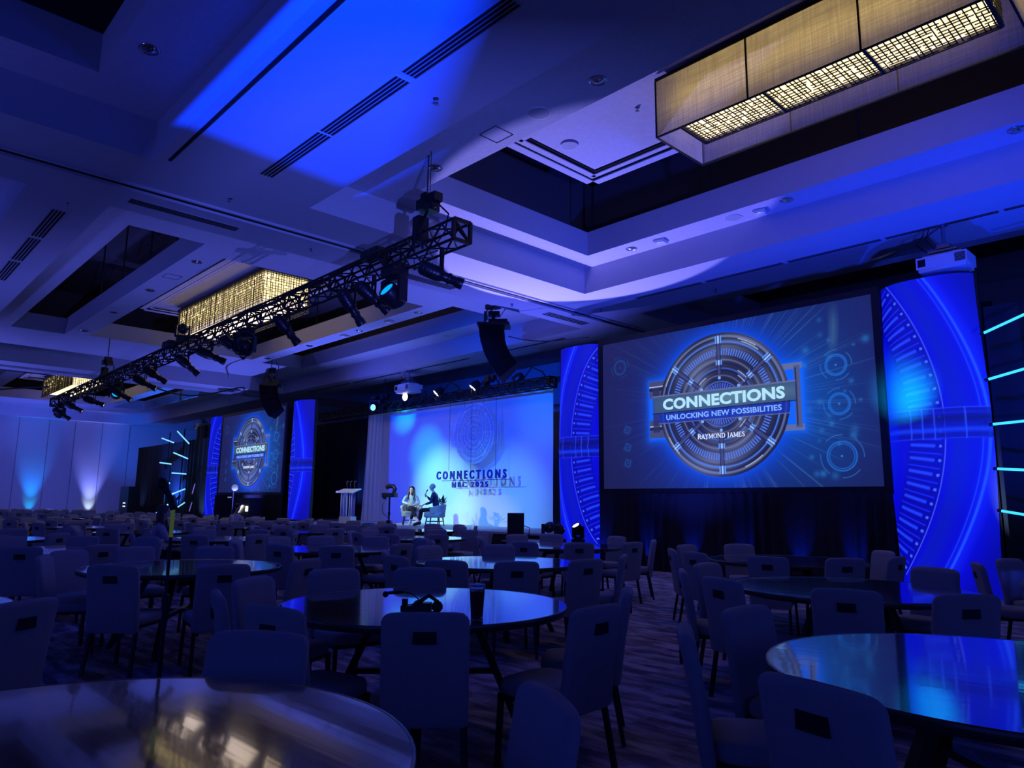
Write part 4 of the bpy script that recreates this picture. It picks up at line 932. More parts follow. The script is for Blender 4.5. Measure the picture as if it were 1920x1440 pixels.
wg.add(P, [(k*(nx+1)+i, k*(nx+1)+i+1, (k+1)*(nx+1)+i+1, (k+1)*(nx+1)+i) for k in range(nz) for i in range(nx)], 0, True); wg.build('gathered_edge', CLOTH, bt)
# hanging clear emblem
ACR = mat('acrylic_panel', (.55, .75, 1.0), .25, alpha=.22, noise=(6, .1))
ACL = mat('acrylic_line', (.85, 1.0, 1.0), .3, alpha=.8, noise=(6, .1)); ACD = mat('acrylic_dark_line', (.35, .55, 1.0), .3, alpha=.35, noise=(6, .1))
em = empty('hanging_emblem', (-18.55, 15.9, 3.74), 'clear round gear emblem hanging on wires before the blue cloth', 'hanging sign')
pn = MB(); M90 = Matrix.Rotation(PI/2, 3, 'X'); pn.lathe([(.001, .006), (1.03, .006), (1.03, -.006), (.001, -.006)], n=64, M=M90, smooth=False); pn.build('disc', ACR, em)
def ringmesh(mb, r0, r1, y, a0=0, a1=360, n=72):
    P = []; k = max(2, int(n*(a1-a0)/360))
    for i in range(k+1):
        t = math.radians(a0+(a1-a0)*i/k)
        for r_ in (r0, r1): P.append((r_*math.cos(t), y, r_*math.sin(t)))
    mb.add(P, [(2*i, 2*i+1, 2*i+3, 2*i+2) for i in range(k)])
rg = MB(); rd = MB()
for r_, w_ in ((1.01, .02), (.86, .030), (.62, .016), (.50, .02), (.30, .014)): ringmesh(rg, r_-w_/2, r_+w_/2, -.010)
for r_, w_ in ((.95, .05), (.78, .03), (.56, .05), (.40, .05), (.22, .05)): ringmesh(rd, r_-w_/2, r_+w_/2, -.009)
for k in range(60):
    a = k*6
    if k % 2 == 0: ringmesh(rg, .68, .75, -.011, a, a+2.6, 140)
for k in range(16): ringmesh(rg, .13, .17, -.011, k*22.5, k*22.5+10, 90)
for a0 in (0, 45, 90, 135, 180, 225, 270, 315):
    a = math.radians(a0); c, s_ = math.cos(a), math.sin(a)
    rg.bar((c*.30, -.010, s_*.30), (c*.98, -.010, s_*.98), .012, .004)
    for q in (.60, .86): rg.box((c*q, -.013, s_*q), (.07, .006, .07))
for a0 in (55, 60, 118, 240, 300): ringmesh(rg, .90, .935, -.012, a0, a0+16); ringmesh(rg, .42, .46, -.012, a0, a0+22)
rg.lathe([(.001, 0), (.05, 0)], (0, -.014, 0), 16, M=M90)
rg.build('etched_lines', ACL, em); rd.build('etched_rings', ACD, em)
bx = MB()
bx.add([(-1.22, 0, .12), (-.95, 0, .12), (-.95, 0, .42), (-1.22, 0, .42)], [(0, 1, 2, 3)]); bx.add([(-1.18, 0, -.42), (-.95, 0, -.42), (-.95, 0, -.15), (-1.18, 0, -.15)], [(0, 1, 2, 3)])
for a, b in (((.85, 0, .45), (1.18, 0, .45)), ((1.18, 0, .45), (1.2, 0, -.38)), ((1.2, 0, -.38), (.9, 0, -.38)), ((1.08, 0, .45), (1.1, 0, -.38))): bx.bar(a, b, .02)
bx.build('hinge_outline', ACL, em)
NAVY = mat('navy_acrylic', (.012, .02, .30), .35, noise=(10, .1))
ls = empty('hanging_title', (-18.66, 15.85, 2.0), 'dark blue hanging letters of the event title before the pale cloth', 'hanging sign')
text_mesh('title_lettering', 'CONNECTIONS', .34, NAVY, ls, (0, 0, .21), .02, .010, 3.58, 1.75, height=.29)
text_mesh('date_lettering', 'NBC 2025', .22, NAVY, ls, (0, 0, -.07), .02, .006, 1.84, 1.6, height=.19)
rb = MB()
for x0, x1, z in ((-1.55, -.85, .17), (-.8, .75, .165), (.85, 2.0, .17)): rb.bar((x0, .03, z), (x1, .03, z), .014, .02)
rb.build('support_bar', NAVY, ls)
wr = MB()
for x, z0 in ((-1.15, .5), (.02, .5), (1.25, .5)): wr.cone((x, .02, z0), (x, .02, 3.0), .007, n=5)
wr.build('wire', BLACK, ls)
we = MB()
for x in (-.5, .5): we.cone((x, .0, .85), (x, .0, 1.25), .005, n=5)
we.build('wire', BLACK, em)

# ------------------------------------------------------------------ figures
def skin_mesh(name, V, E_, m, parent, sub=2, smooth=True):
    me = bpy.data.meshes.new(name); keys = list(V); ix = {k: i for i, k in enumerate(keys)}
    me.from_pydata([V[k][0] for k in keys], [(ix[a], ix[b]) for a, b in E_], []); me.materials.append(m)
    o = bpy.data.objects.new(name, me); COL.objects.link(o); o.parent = parent
    sk = o.modifiers.new('skin', 'SKIN'); sk.use_smooth_shade = True; sk.branch_smoothing = .4
    for i, k in enumerate(keys):
        r_ = V[k][1]; r_ = r_ if isinstance(r_, tuple) else (r_, r_); me.skin_vertices[0].data[i].radius = r_; me.skin_vertices[0].data[i].use_root = (i == 0)
    sd = o.modifiers.new('sub', 'SUBSURF'); sd.levels = sub; sd.render_levels = sub
    dg = bpy.context.evaluated_depsgraph_get(); dg.update(); nm_ = bpy.data.meshes.new_from_object(o.evaluated_get(dg))
    o.modifiers.clear(); o.data = nm_; nm_.name = name
    return o
SKIN = mat('skin', (.62, .40, .30), .55, noise=(15, .06)); SKIN2 = mat('skin_fair', (.68, .45, .36), .55, noise=(15, .06))
HAIRD = mat('hair_dark', (.012, .010, .010), .5, noise=(30, .3)); HAIRG = mat('hair_grey', (.45, .42, .40), .7, noise=(30, .2)); HAIRB = mat('hair_brown', (.10, .065, .05), .6, noise=(30, .3))
def head_parts(t, c, fwd, hair, skin, long_=False, bald=False):
    """face details, ears and hair around a head centred at c looking along fwd"""
    f_ = Vector(fwd).normalized(); M = f_.to_track_quat('Y', 'Z').to_matrix(); c = Vector(c); P = lambda x, y, z: c+M @ Vector((x, y, z))
    e = MB()
    for s_ in (-1, 1): e.ball(P(s_*.029, .069, .01), .010, 8)
    e.build('eyes', HAIRD, t)
    b = MB(); b.add([P(0, .070, .022), P(-.013, .070, -.025), P(.013, .070, -.025), P(0, .098, -.020)], [(0, 1, 3), (0, 3, 2), (1, 2, 3)]); b.build('nose', skin, t)
    mth = MB(); mth.ball(P(0, .066, -.050), .02, 8, sc=(1, .35, .3), M=M); mth.build('mouth', mat('lips', (.35, .10, .09), .5, noise=(20, .1)), t)
    for s_ in (-1, 1):
        er = MB(); er.ball(P(s_*.082, 0, -.005), .026, 8, sc=(.35, .6, 1), M=M); er.build('ear', skin, t)
    h = MB()
    if bald:
        h.ball(P(0, -.030, .024), .093, 14, sc=(.96, 1, 1), M=M)
        for s_ in (-1, 1): h.ball(P(s_*.068, -.025, -.015), .034, 10, sc=(.6, 1, 1.4), M=M)
    else:
        h.ball(P(0, -.034, .032), .100, 16, sc=(.96, 1.0, 1.0), M=M)
        for s_ in (-1, 1): h.ball(P(s_*.070, -.030, .0), .042, 10, sc=(.6, 1, 1.5), M=M)
    if long_:
        h.ball(P(0, -.060, -.07), .095, 16, sc=(1.0, .72, 1.75), M=M); h.ball(P(0, -.085, -.20), .10, 16, sc=(1.05, .50, 1.5), M=M)
        for s_ in (-1, 1):
            h.tube([P(s_*.055, .02, .095), P(s_*.088, -.012, .03), P(s_*.097, -.02, -.07), P(s_*.108, .0, -.18), P(s_*.10, .045, -.29), P(s_*.09, .055, -.36)], [.022, .026, .030, .034, .026, .006], 8)
    h.build('hair', hair, t)
def hand(V, E_, key, base, dirv, side, palm_n, s=1.0):
    b = Vector(base); d = Vector(dirv).normalized(); sd = Vector(side).normalized(); n = Vector(palm_n).normalized()
    V[key+'p'] = (b+d*.045*s, (.026*s, .016*s)); E_.append((key, key+'p'))
    for i, (o_, L) in enumerate(((-.027, .060), (-.009, .072), (.009, .070), (.027, .055))):
        k0 = key+'k%d' % i; V[k0] = (b+d*.085*s+sd*o_*s, .0095*s); V[k0+'m'] = (b+d*(.085+L*.5)*s+sd*o_*1.1*s+n*.010*s, .0085*s); V[k0+'t'] = (b+d*(.085+L*.9)*s+sd*o_*1.15*s+n*.032*s, .007*s)
        E_ += [(key+'p', k0), (k0, k0+'m'), (k0+'m', k0+'t')]
    V[key+'th'] = (b+d*.04*s-sd*.042*s, .011*s); V[key+'tt'] = (b+d*.075*s-sd*.055*s+n*.02*s, .009*s); E_ += [(key+'p', key+'th'), (key+'th', key+'tt')]
def seated(name, loc, rz, label, J, look, top_m, leg_m, shoe_m, hair, skin, long_=False, bald=False, s=1.0, sleeves=True):
    t = empty(name, loc, label, 'person', rz); t.scale = (s, s, s); j = {k: Vector(v) for k, v in J.items()}
    V = {'pel': (j['pel'], (.13, .10)), 'sp': (j['sp'], (.115, .09)), 'ch': (j['ch'], (.13, .095)), 'nb': (j['nb'], .055), 'nk': (j['nk'], .048), 'hd0': (j['hd']+Vector((0, .01, -.06)), (.062, .066)), 'hd1': (j['hd']+Vector((0, 0, .02)), (.078, .088)), 'hd2': (j['hd']+Vector((0, -.01, .08)), (.055, .065))}
    E_ = [('pel', 'sp'), ('sp', 'ch'), ('ch', 'nb'), ('nb', 'nk'), ('nk', 'hd0'), ('hd0', 'hd1'), ('hd1', 'hd2')]
    for q in 'lr':
        V[q+'s'] = (j[q+'s'], .052); V[q+'e'] = (j[q+'e'], .038); V[q+'w'] = (j[q+'w'], .025); E_ += [('ch', q+'s'), (q+'s', q+'e'), (q+'e', q+'w')]
        d = (j[q+'w']-j[q+'e']).normalized(); sd = d.cross(Vector((0, 0, 1))); sd = sd if sd.length > .1 else Vector((1, 0, 0)); sd = sd.normalized()*(1 if q == 'l' else -1)
        hand(V, E_, q+'w', j[q+'w'], d, sd, (0, 0, -1))
        V[q+'h'] = (j[q+'h'], .085); V[q+'k'] = (j[q+'k'], .055); V[q+'a'] = (j[q+'a'], .036); V[q+'t'] = (j[q+'t'], .032); E_ += [('pel', q+'h'), (q+'h', q+'k'), (q+'k', q+'a'), (q+'a', q+'t')]
    skin_mesh('body', V, E_, skin, t, 2)
    V = {'pel': (j['pel']+Vector((0, 0, .03)), (.145, .115)), 'sp': (j['sp'], (.138, .122)), 'ch': (j['ch'], (.158, .135)), 'nb': (j['nb']+Vector((0, -.012, -.005)), .072 if not long_ else .06)}
    E_ = [('pel', 'sp'), ('sp', 'ch'), ('ch', 'nb')]
    for q in 'lr':
        wv = j[q+'e'].lerp(j[q+'w'], .93 if sleeves else .4)
        V[q+'s'] = (j[q+'s'], .068); V[q+'e'] = (j[q+'e'], .052); V[q+'w'] = (wv, .036); E_ += [('ch', q+'s'), (q+'s', q+'e'), (q+'e', q+'w')]
    skin_mesh('jacket' if not long_ else 'blouse', V, E_, top_m, t, 2)
    V = {'pel': (j['pel']+Vector((0, .02, -.01)), (.15, .11))}; E_ = []
    for q in 'lr':
        V[q+'h'] = (j[q+'h'], .098); V[q+'k'] = (j[q+'k'], .070); V[q+'a'] = (j[q+'k'].lerp(j[q+'a'], .88), .055); E_ += [('pel', q+'h'), (q+'h', q+'k'), (q+'k', q+'a')]
    skin_mesh('trousers', V, E_, leg_m, t, 2)
    for q in 'lr':
        sh = MB(); d = (j[q+'t']-j[q+'a']); d.z *= 1; M = d.normalized().to_track_quat('Y', 'Z').to_matrix()
        sh.ball(j[q+'a'].lerp(j[q+'t'], .62)+Vector((0, 0, -.008)), .056, 12, sc=(.9, 2.4, .85), M=M); sh.ball(j[q+'a']+Vector((0, 0, -.015)), .056, 10); sh.build('shoe', shoe_m, t)
    head_parts(t, j['hd'], look, hair, skin, long_, bald)
    return t
BLOUSE = mat('silver_blouse', (.42, .55, .55), .4, noise=(12, .12)); SUIT = mat('navy_suit', (.018, .022, .075), .7, noise=(20, .2)); PANTS = mat('dark_trousers', (.012, .013, .025), .8, noise=(20, .2))
SHOEW = mat('white_shoe', (.75, .75, .72), .5, noise=(10, .05)); SHOEB = mat('black_shoe', (.01, .01, .012), .3, noise=(10, .2)); KNIT = mat('pale_sweater', (.42, .38, .46), .9, noise=(30, .08))
WX, WY, MX, MY = -20.42, 14.78, -18.86, 14.62
SEATH = .46
Jw = dict(pel=(0, .02, .50), sp=(.01, .03, .70), ch=(.02, .06, .90), nb=(.02, .08, 1.02), nk=(.02, .09, 1.08), hd=(.02, .12, 1.18), ls=(-.16, .06, .96), le=(-.24, .14, .72), lw=(-.02, .34, .66), rs=(.19, .05, .95), re=(.30, .16, .76), rw=(.12, .38, .70),
          lh=(-.09, .08, .49), lk=(-.07, .46, .54), la=(.06, .56, .14), lt=(.08, .70, .07), rh=(.09, .08, .50), rk=(.05, .48, .60), ra=(-.14, .66, .22), rt=(-.20, .78, .14))
seated('person', (WX, WY, DECKZ), math.radians(-122), 'seated woman on stage with long black hair, silver blouse and white shoes', Jw, (.4, 1, .1), BLOUSE, PANTS, SHOEW, HAIRD, SKIN, True)
Jm = dict(pel=(0, .0, .52), sp=(0, .0, .74), ch=(0, .05, .95), nb=(0, .10, 1.08), nk=(0, .12, 1.14), hd=(0, .16, 1.25), ls=(-.19, .06, 1.01), le=(-.24, .10, .76), lw=(-.10, .34, .70), rs=(.19, .06, 1.01), re=(.25, .22, .80), rw=(.07, .33, .95),
          lh=(-.10, .08, .50), lk=(-.12, .48, .52), la=(-.11, .50, .12), lt=(-.12, .66, .06), rh=(.10, .08, .50), rk=(.11, .50, .52), ra=(.10, .58, .12), rt=(.10, .74, .06))
seated('person', (MX, MY, DECKZ), math.radians(126), 'seated man on stage in a navy suit with short grey hair, seen from behind', Jm, (-.1, 1, .05), SUIT, PANTS, SHOEB, HAIRG, SKIN2, False, True)
mc = MB(); mc.tube([(.0, .285, 1.175), (.0, .31, 1.14), (.012, .345, 1.08), (.03, .375, .93)], [.012, .024, .015, .012], 10); o = mc.build('handheld_microphone', BLACK, None, (0, 0, 0)); o.location = (MX, MY, DECKZ); o.rotation_euler.z = math.radians(126)
tag(o, 'black handheld microphone held before the seated man', 'microphone')
ARMF = mat('armchair_fabric', (.44, .41, .38), .9, noise=(18, .22), bump=(60, .2))
def armchair(x, y, rz, label):
    t = empty('barrel_armchair', (x, y, DECKZ), label, 'armchair', rz, 'stage armchairs')
    s_ = MB(); P = []; n = 24
    def outline(k, sc): a = 2*PI*k/n; c, q = math.cos(a), math.sin(a); return (.33*sc*math.copysign(abs(c)**.6, c), .32*sc*math.copysign(abs(q)**.6, q))
    pr = [(.90, .28), (1.0, .31), (1.0, .42), (.94, .455), (.6, .47)]
    for sc, z in pr:
        for k in range(n): a, b = outline(k, sc); P.append((a, b+.04, z))
    s_.add(P, [(j*n+k, j*n+(k+1) % n, (j+1)*n+(k+1) % n, (j+1)*n+k) for j in range(len(pr)-1) for k in range(n)]+[tuple(range(n))[::-1], tuple((len(pr)-1)*n+k for k in range(n))], 0, True); s_.build('seat_cushion', ARMF, t)
    b = MB(); P = []; n = 26; zs = 8
    for th_i, off in ((0, 0.0), (1, .075)):
        for k in range(zs+1):
            v = k/zs
            for i in range(n+1):
                a = math.radians(-20-140*i/n*1.0-0) ; u = abs(i/n-.5)*2
                ztop = .70-.12*u**2.2; z = .40+(ztop-.40)*v; fl_ = 1+.10*v; rx = (.34-off)*fl_; ry = (.32-off)*fl_
                a = PI+PI*(i/n)*1.16-PI*.08
                P.append((rx*math.cos(a), ry*math.sin(a)+.02, z))
    m_ = (zs+1)*(n+1); idx = lambda l, k, i: l*m_+k*(n+1)+i; F = []
    for k in range(zs):
        for i in range(n): F += [(idx(0, k, i), idx(0, k, i+1), idx(0, k+1, i+1), idx(0, k+1, i)), (idx(1, k, i), idx(1, k+1, i), idx(1, k+1, i+1), idx(1, k, i+1))]
    for i in range(n): F += [(idx(0, zs, i), idx(0, zs, i+1), idx(1, zs, i+1), idx(1, zs, i)), (idx(0, 0, i), idx(1, 0, i), idx(1, 0, i+1), idx(0, 0, i+1))]
    for k in range(zs): F += [(idx(0, k, 0), idx(0, k+1, 0), idx(1, k+1, 0), idx(1, k, 0)), (idx(0, k, n), idx(1, k, n), idx(1, k+1, n), idx(0, k+1, n))]
    b.add(P, F, 0, True); b.build('curved_back', ARMF, t)
    for sx in (-1, 1):
        for sy in (-1, 1):
            l_ = MB(); l_.cone((sx*.27, sy*.24+.03, 0), (sx*.22, sy*.20+.03, .29), .014, .022, 8); l_.build('leg', LEG, t)
    st_ = MB()
    for sy in (-1, 1): st_.bar((-.25, sy*.22+.03, .16), (.25, sy*.22+.03, .16), .022)
    for sx in (-1, 1): st_.bar((sx*.25, -.19, .16), (sx*.25, .25, .16), .022)
    st_.build('stretcher', LEG, t)
armchair(WX, WY, math.radians(-122), 'pale tweed barrel armchair under the seated woman')
armchair(MX, MY, math.radians(126), 'pale tweed barrel armchair under the seated man')
# side table, plant, glass
tb = empty('side_table', (-19.55, 15.25, DECKZ), 'small white round side table between the two armchairs', 'side table')
a = MB(); a.cone((0, 0, .53), (0, 0, .55), .27, n=28); a.build('table_top', WHITEP, tb); a = MB(); a.cone((0, 0, 0), (0, 0, .53), .02, n=10); a.lathe([(.17, 0), (.16, .015), (.02, .03)], n=20); a.build('pedestal', GREY, tb)
pp = empty('potted_plant', (-19.30, 15.22, DECKZ+.55), 'small dark green leafy plant standing on the side table', 'plant')
a = MB(); a.lathe([(.001, 0), (.05, 0), (.07, .12), (.06, .12), (.055, .02)], n=16); a.build('pot', WHITEP, pp)
a = MB(); r_ = random.Random(2)
for i in range(26):
    az, el, L = r_.uniform(0, 6.28), r_.uniform(.1, 1.3), r_.uniform(.15, .34); d = Vector((math.cos(az)*math.cos(el), math.sin(az)*math.cos(el), math.sin(el))); sd = d.cross(Vector((0, 0, 1))).normalized()*.045; b0 = Vector((0, 0, .12)); m0 = b0+d*L
    a.add([b0+d*L*.45, m0*.78+b0*.22+sd, m0+d*.05, m0*.78+b0*.22-sd], [(0, 1, 2, 3)]); a.bar(b0, m0, .006)
a.build('leaves', mat('leaf_green', (.02, .10, .06), .5, noise=(8, .3)), pp)
gl = MB(); gl.lathe([(.001, 0), (.03, .004), (.035, .12), (.032, .12), (.027, .01)], n=16); tag(gl.build('drinking_glass', mat('clear_glass', (.8, .9, 1), .05, alpha=.35, noise=(5, .02)), None, (-19.62, 15.12, DECKZ+.55)), 'clear drinking glass on the side table', 'glass')
# acrylic lectern
lc = empty('acrylic_lectern', (-21.95, 13.25, DECKZ), 'clear acrylic lectern on a white base on the left of the stage', 'lectern', math.radians(25))
ACC = mat('clear_acrylic', (.35, .40, .95), .1, alpha=.38, noise=(4, .05)); ACE = mat('acrylic_edge', (.62, .66, .98), .2, noise=(4, .05))
a = MB(); a.box((0, 0, .13), (.46, .34, .26)); a.build('base', mat('white_block', (.85, .88, .80), .5, noise=(6, .03)), lc)
a = MB(); a.box((-.16, 0, .68), (.10, .26, .86)); a.box((.10, .1, .68), (.22, .012, .86)); a.build('panel', ACC, lc)
a = MB()
for x in (-.215, -.105, .02, .12, .21): a.box((x, -.12, .68), (.016, .016, .86))
a.build('edge', ACE, lc)
a = MB(); M = Matrix.Rotation(math.radians(14), 3, 'X'); a.box((0, 0, 1.13), (.72, .46, .03), M=M); a.box((0, -.22, 1.08), (.72, .02, .06)); a.build('reading_shelf', ACE, lc)
for x in (-.14, .0, .16):
    a = MB(); a.tube([(x, .15, 1.16), (x-.02, .1, 1.32), (x+.08, -.05, 1.42), (x+.2, -.12, 1.45)], [.006, .006, .006, .011]); a.build('gooseneck', GREY, lc)
# prompter / camera stand at the stage edge
pt = empty('prompter_stand', (-19.12, 13.0, DECKZ), 'black stand with a tray and curved hood at the front edge of the stage', 'stand', math.radians(30))
a = MB(); a.cone((0, 0, 0), (0, 0, .92), .028, n=10); a.box((0, 0, .10), (.12, .12, .2)); a.cone((0, 0, .35), (0, 0, .45), .04, n=10); a.build('pole', BLACK, pt)
for k in range(3):
    a = MB(); q = k*2.09; a.bar((0, 0, .16), (.24*math.cos(q), .24*math.sin(q), .01), .025); a.build('leg', BLACK, pt)
a = MB(); a.box((0, 0, .97), (.42, .26, .13)); a.box((-.17, 0, .90), (.08, .1, .1)); a.build('tray', BLACK2, pt)
a = MB(); a.tube([(.14, 0, 1.03), (.17, 0, 1.16), (.12, 0, 1.24), (-.02, 0, 1.25), (-.12, 0, 1.2)], [.06, .065, .07, .075, .07], 10); a.build('hood', BLACK2, pt)
a = MB(); a.tube([(-.12, 0, .88), (-.24, 0, .65), (-.22, 0, .42), (-.03, 0, .28)], .01); a.build('cable', BLACK, pt)
cp = MB(); cp.lathe([(.001, 0), (.045, 0), (.05, .16), (.001, .16)], n=16); tag(cp.build('floor_can', BLACK, None, (-19.75, 12.3, DECKZ)), 'small black cylinder at the front edge of the stage left of the stand', 'fixture')

# riser with speaker and moving heads right of the stage
rs_ = empty('speaker_riser', (-12.3, 12.85, 0), 'low black riser at the right end of the stage', 'riser')
a = MB(); a.box((0, 0, .25), (2.0, .95, .49)); a.build('skirt', VELV, rs_); a = MB(); a.box((0, 0, .505), (2.02, .97, .03)); a.build('deck', mat('riser_top', (.3, .3, .32), .5, noise=(5, .1)), rs_)
sp = empty('floor_speaker', (-13.05, 12.62, .52), 'tall black loudspeaker cabinet standing at the stage right corner', 'speaker', math.radians(40))
a = MB(); a.add([(-.2, -.2, 0), (.2, -.2, 0), (.17, .22, 0), (-.17, .22, 0), (-.2, -.2, .66), (.2, -.2, .66), (.17, .22, .66), (-.17, .22, .66)], [(3, 2, 1, 0), (4, 5, 6, 7), (0, 1, 5, 4), (1, 2, 6, 5), (2, 3, 7, 6), (3, 0, 4, 7)]); a.build('cabinet', BLACK2, sp)
a = MB(); a.box((0, -.207, .34), (.36, .012, .6)); a.build('grille', BLACK, sp)
a = MB(); a.tube([(.18, .1, .35), (.32, .12, .3), (.30, .12, .12), (.22, .1, .01)], .012); a.build('cable', BLACK, sp)
moving_head((-12.15, 12.85, .52), (-.35, .85, .15), 'moving head beside the floor speaker, its back turned to the room', .72, -1, grp='moving heads on the riser')
moving_head((-11.62, 12.62, .52), (-.75, -.45, .75), 'moving head with a bright white lens at the foot of the tower, left of two', .66, -1, LENSW, grp='moving heads on the riser')
moving_head((-11.42, 13.05, .52), (-.1, -.6, .85), 'moving head with a bright white lens at the foot of the tower, right of two', .66, -1, LENSW, grp='moving heads on the riser')

# far left gear and wall uplights
def uplight(x, y, label, m): 
    t = empty('wall_uplight', (x, y, 0), label, 'uplight', group='uplights along the left wall')
    a = MB(); a.box((0, 0, .10), (.22, .30, .16)); a.box((0, 0, .01), (.26, .34, .02)); a.build('housing', BLACK2, t); a = MB(); a.box((0, 0, .185), (.16, .24, .012)); a.build('lens', m, t)
uplight(-51.9, 9.6, 'cyan wall uplight on the floor before the left wall', LENSB); uplight(-51.9, 12.8, 'white wall uplight on the floor before the left wall', LENSW)
def box_thing(name, loc, d, rz, label, cat, extra=None):
    t = empty(name, loc, label, cat, rz); a = MB(); a.box((0, 0, d[2]/2), d); a.box((0, 0, d[2]+.01), (d[0]+.03, d[1]+.03, .02)); a.build('body', BLACK2, t)
    if extra: extra(t)
    return t
def marks(t):
    a = MB(); a.box((.15, -.255, .62), (.35, .012, .04)); a.box((.15, -.255, .45), (.35, .012, .04)); a.build('status_marks', LENSW, t)
box_thing('equipment_rack', (-44.0, 12.7, .6), (1.5, .5, 1.5), 0, 'dark equipment rack with two white marks before the far left drape', 'equipment rack', marks)
box_thing('rack_table', (-44.0, 12.7, 0), (2.4, .8, .56), 0, 'black table carrying the far left equipment rack', 'table')
box_thing('road_case', (-28.5, 12.75, 0), (1.0, .6, 1.5), 0, 'black upright road case beside the left end of the stage', 'road case')
a = MB(); a.bar((-28.95, 12.42, .95), (-28.5, 12.42, 1.22), .05); tag(a.build('led_bar', LENSW, None), 'short slanted white light bar left of the stage', 'light')
a = MB(); a.bar((-28.1, 12.42, 1.0), (-28.1, 12.42, 1.2), .07); tag(a.build('led_bar', LENSW, None), 'short upright white light left of the stage', 'light')
ls2 = empty('lamp_stand', (-30.6, 12.9, 0), 'thin lamp stand with a pale lamp head below the distant left screen', 'light stand')
a = MB(); a.cone((0, 0, 0), (0, 0, 1.9), .02, n=8); a.build('pole', GREY, ls2)
for k in range(3): a = MB(); a.bar((0, 0, .5), (.35*math.cos(k*2.1), .35*math.sin(k*2.1), 0), .02); a.build('leg', GREY, ls2)
a = MB(); a.box((-.35, 0, 1.55), (.3, .05, .05)); a.ball((.12, 0, 1.95), .14, 12, sc=(.8, 1, 1)); a.build('lamp_head', mat('pale_lamp', (.3, .3, .35), .4, emit=(.35, .38, .6), estr=.5), ls2)
# cable swags from the ceiling
cable([(-38.5, 3.7, 5.6), (-36.5, 4.8, 5.82), (-32.0, 6.0, 5.62)], .03, 'black cable swag left of the long truss far end')
cable([(-24.5, 6.9, 5.1), (-25.5, 9.0, 4.95), (-27.0, 11.5, 5.7), (-29.5, 12.0, 5.45), (-31.0, 12.6, 5.75)], .028, 'black cable swag from the truss to the speaker array')

# ------------------------------------------------------------------ banquet tables
def make_table():
    R_ = .915; t = empty('banquet_table', (0, 0, 0), 'x', 'table')
    a = MB(); a.lathe([(.001, .760), (R_-.012, .760)], n=72, smooth=False); a.build('table_top', TABLE, t)
    a = MB(); a.lathe([(R_-.012, .7605), (R_-.004, .762), (R_, .757), (R_, .722), (R_-.01, .718), (.001, .718)], n=72); a.build('edge_band', TEDGE, t)
    a = MB(); a.box((0, 0, .69), (1.15, .07, .05)); a.box((0, 0, .69), (.07, 1.15, .05)); a.lathe([(.30, .66), (.30, .715)], n=24); a.build('apron', LEG, t)
    for k in range(4):
        q = PI/4+k*PI/2; c, s_ = math.cos(q), math.sin(q); a = MB(); a.bar((c*.30, s_*.30, .70), (c*.62, s_*.62, .0), .06, .045); a.build('leg', LEG, t)
    a = MB(); 
    for k in range(2):
        q = PI/4+k*PI/2; c, s_ = math.cos(q)*.46, math.sin(q)*.46; a.bar((-c, -s_, .35), (c, s_, .35), .05, .035)
    a.build('cross_brace', LEG, t)
    return t, [c for c in bpy.data.objects if c.parent == t]
TT = make_table()
def slab(mb, w_, d, zs, lean, cr=.045, n=20):
    """upholstered back: rounded slab leaning backwards; zs from bottom to top"""
    z0, z1 = zs; P = []; K = []
    for k in range(4): u = math.sin(k/3*PI/2); K.append((z0+cr*.6*(1-math.cos(k/3*PI/2)), -cr*.6*(1-u), .5+.5*u))
    K.append(((z0+z1)/2, 0, 1.0))
    for k in range(6): u = math.cos(k/5*PI/2); K.append((z1-cr+cr*math.sin(k/5*PI/2), -cr*(1-u), .30+.70*u))
    for z, dw, dd in K:
        wd = w_/2+dw; dp = d/2*dd
        for i in range(n):
            q = 2*PI*i/n; c, s_ = math.cos(q), math.sin(q); x = wd*math.copysign(abs(c)**.35, c); y = dp*math.copysign(abs(s_)**.45, s_)
            v = (z-z0)/(z1-z0); bow = -.018*(1-(x/(w_/2))**2)*(v)
            P.append((x, y-lean*v*v*.5-lean*v*.5+bow, z+(.012*(1-(2*x/w_)**2) if v > .7 else 0)))
    m_ = len(K)
    mb.add(P, [(j*n+i, j*n+(i+1) % n, (j+1)*n+(i+1) % n, (j+1)*n+i) for j in range(m_-1) for i in range(n)]+[tuple(range(n))[::-1], tuple((m_-1)*n+i for i in range(n))], 0, True)
def slot_bm():
    a = MB(); zc = .762; v = (zc-.33)/.54; y = -.19-.034-.075*(v*v*.5+v*.5)-.018*v+.004
    a.box((0, y, zc), (.112, .020, .058)); return a
def seat_bm():
    a = MB(); n = 20; P = []
    for sc, z in ((.94, .385), (1, .40), (1, .44), (.96, .462), (.7, .470)):
        for i in range(n):
            q = 2*PI*i/n; c, s_ = math.cos(q), math.sin(q); P.append((.215*sc*math.copysign(abs(c)**.4, c), .225*sc*math.copysign(abs(s_)**.4, s_)+.045, z))
    a.add(P, [(j*n+i, j*n+(i+1) % n, (j+1)*n+(i+1) % n, (j+1)*n+i) for j in range(4) for i in range(n)]+[tuple(range(n))[::-1], tuple(4*n+i for i in range(n))], 0, True); return a
def back_bm(): a = MB(); slab(a, .43, .068, (.33, .87), .075); a.v = [(x, y-.19, z) for x, y, z in a.v]; return a
def legs_mb(a, sx, sy): a.bar((sx*.185, .045+sy*.195 if sy > 0 else -.165, .39), (sx*.20, .25 if sy > 0 else -.235, 0), .026, .026)
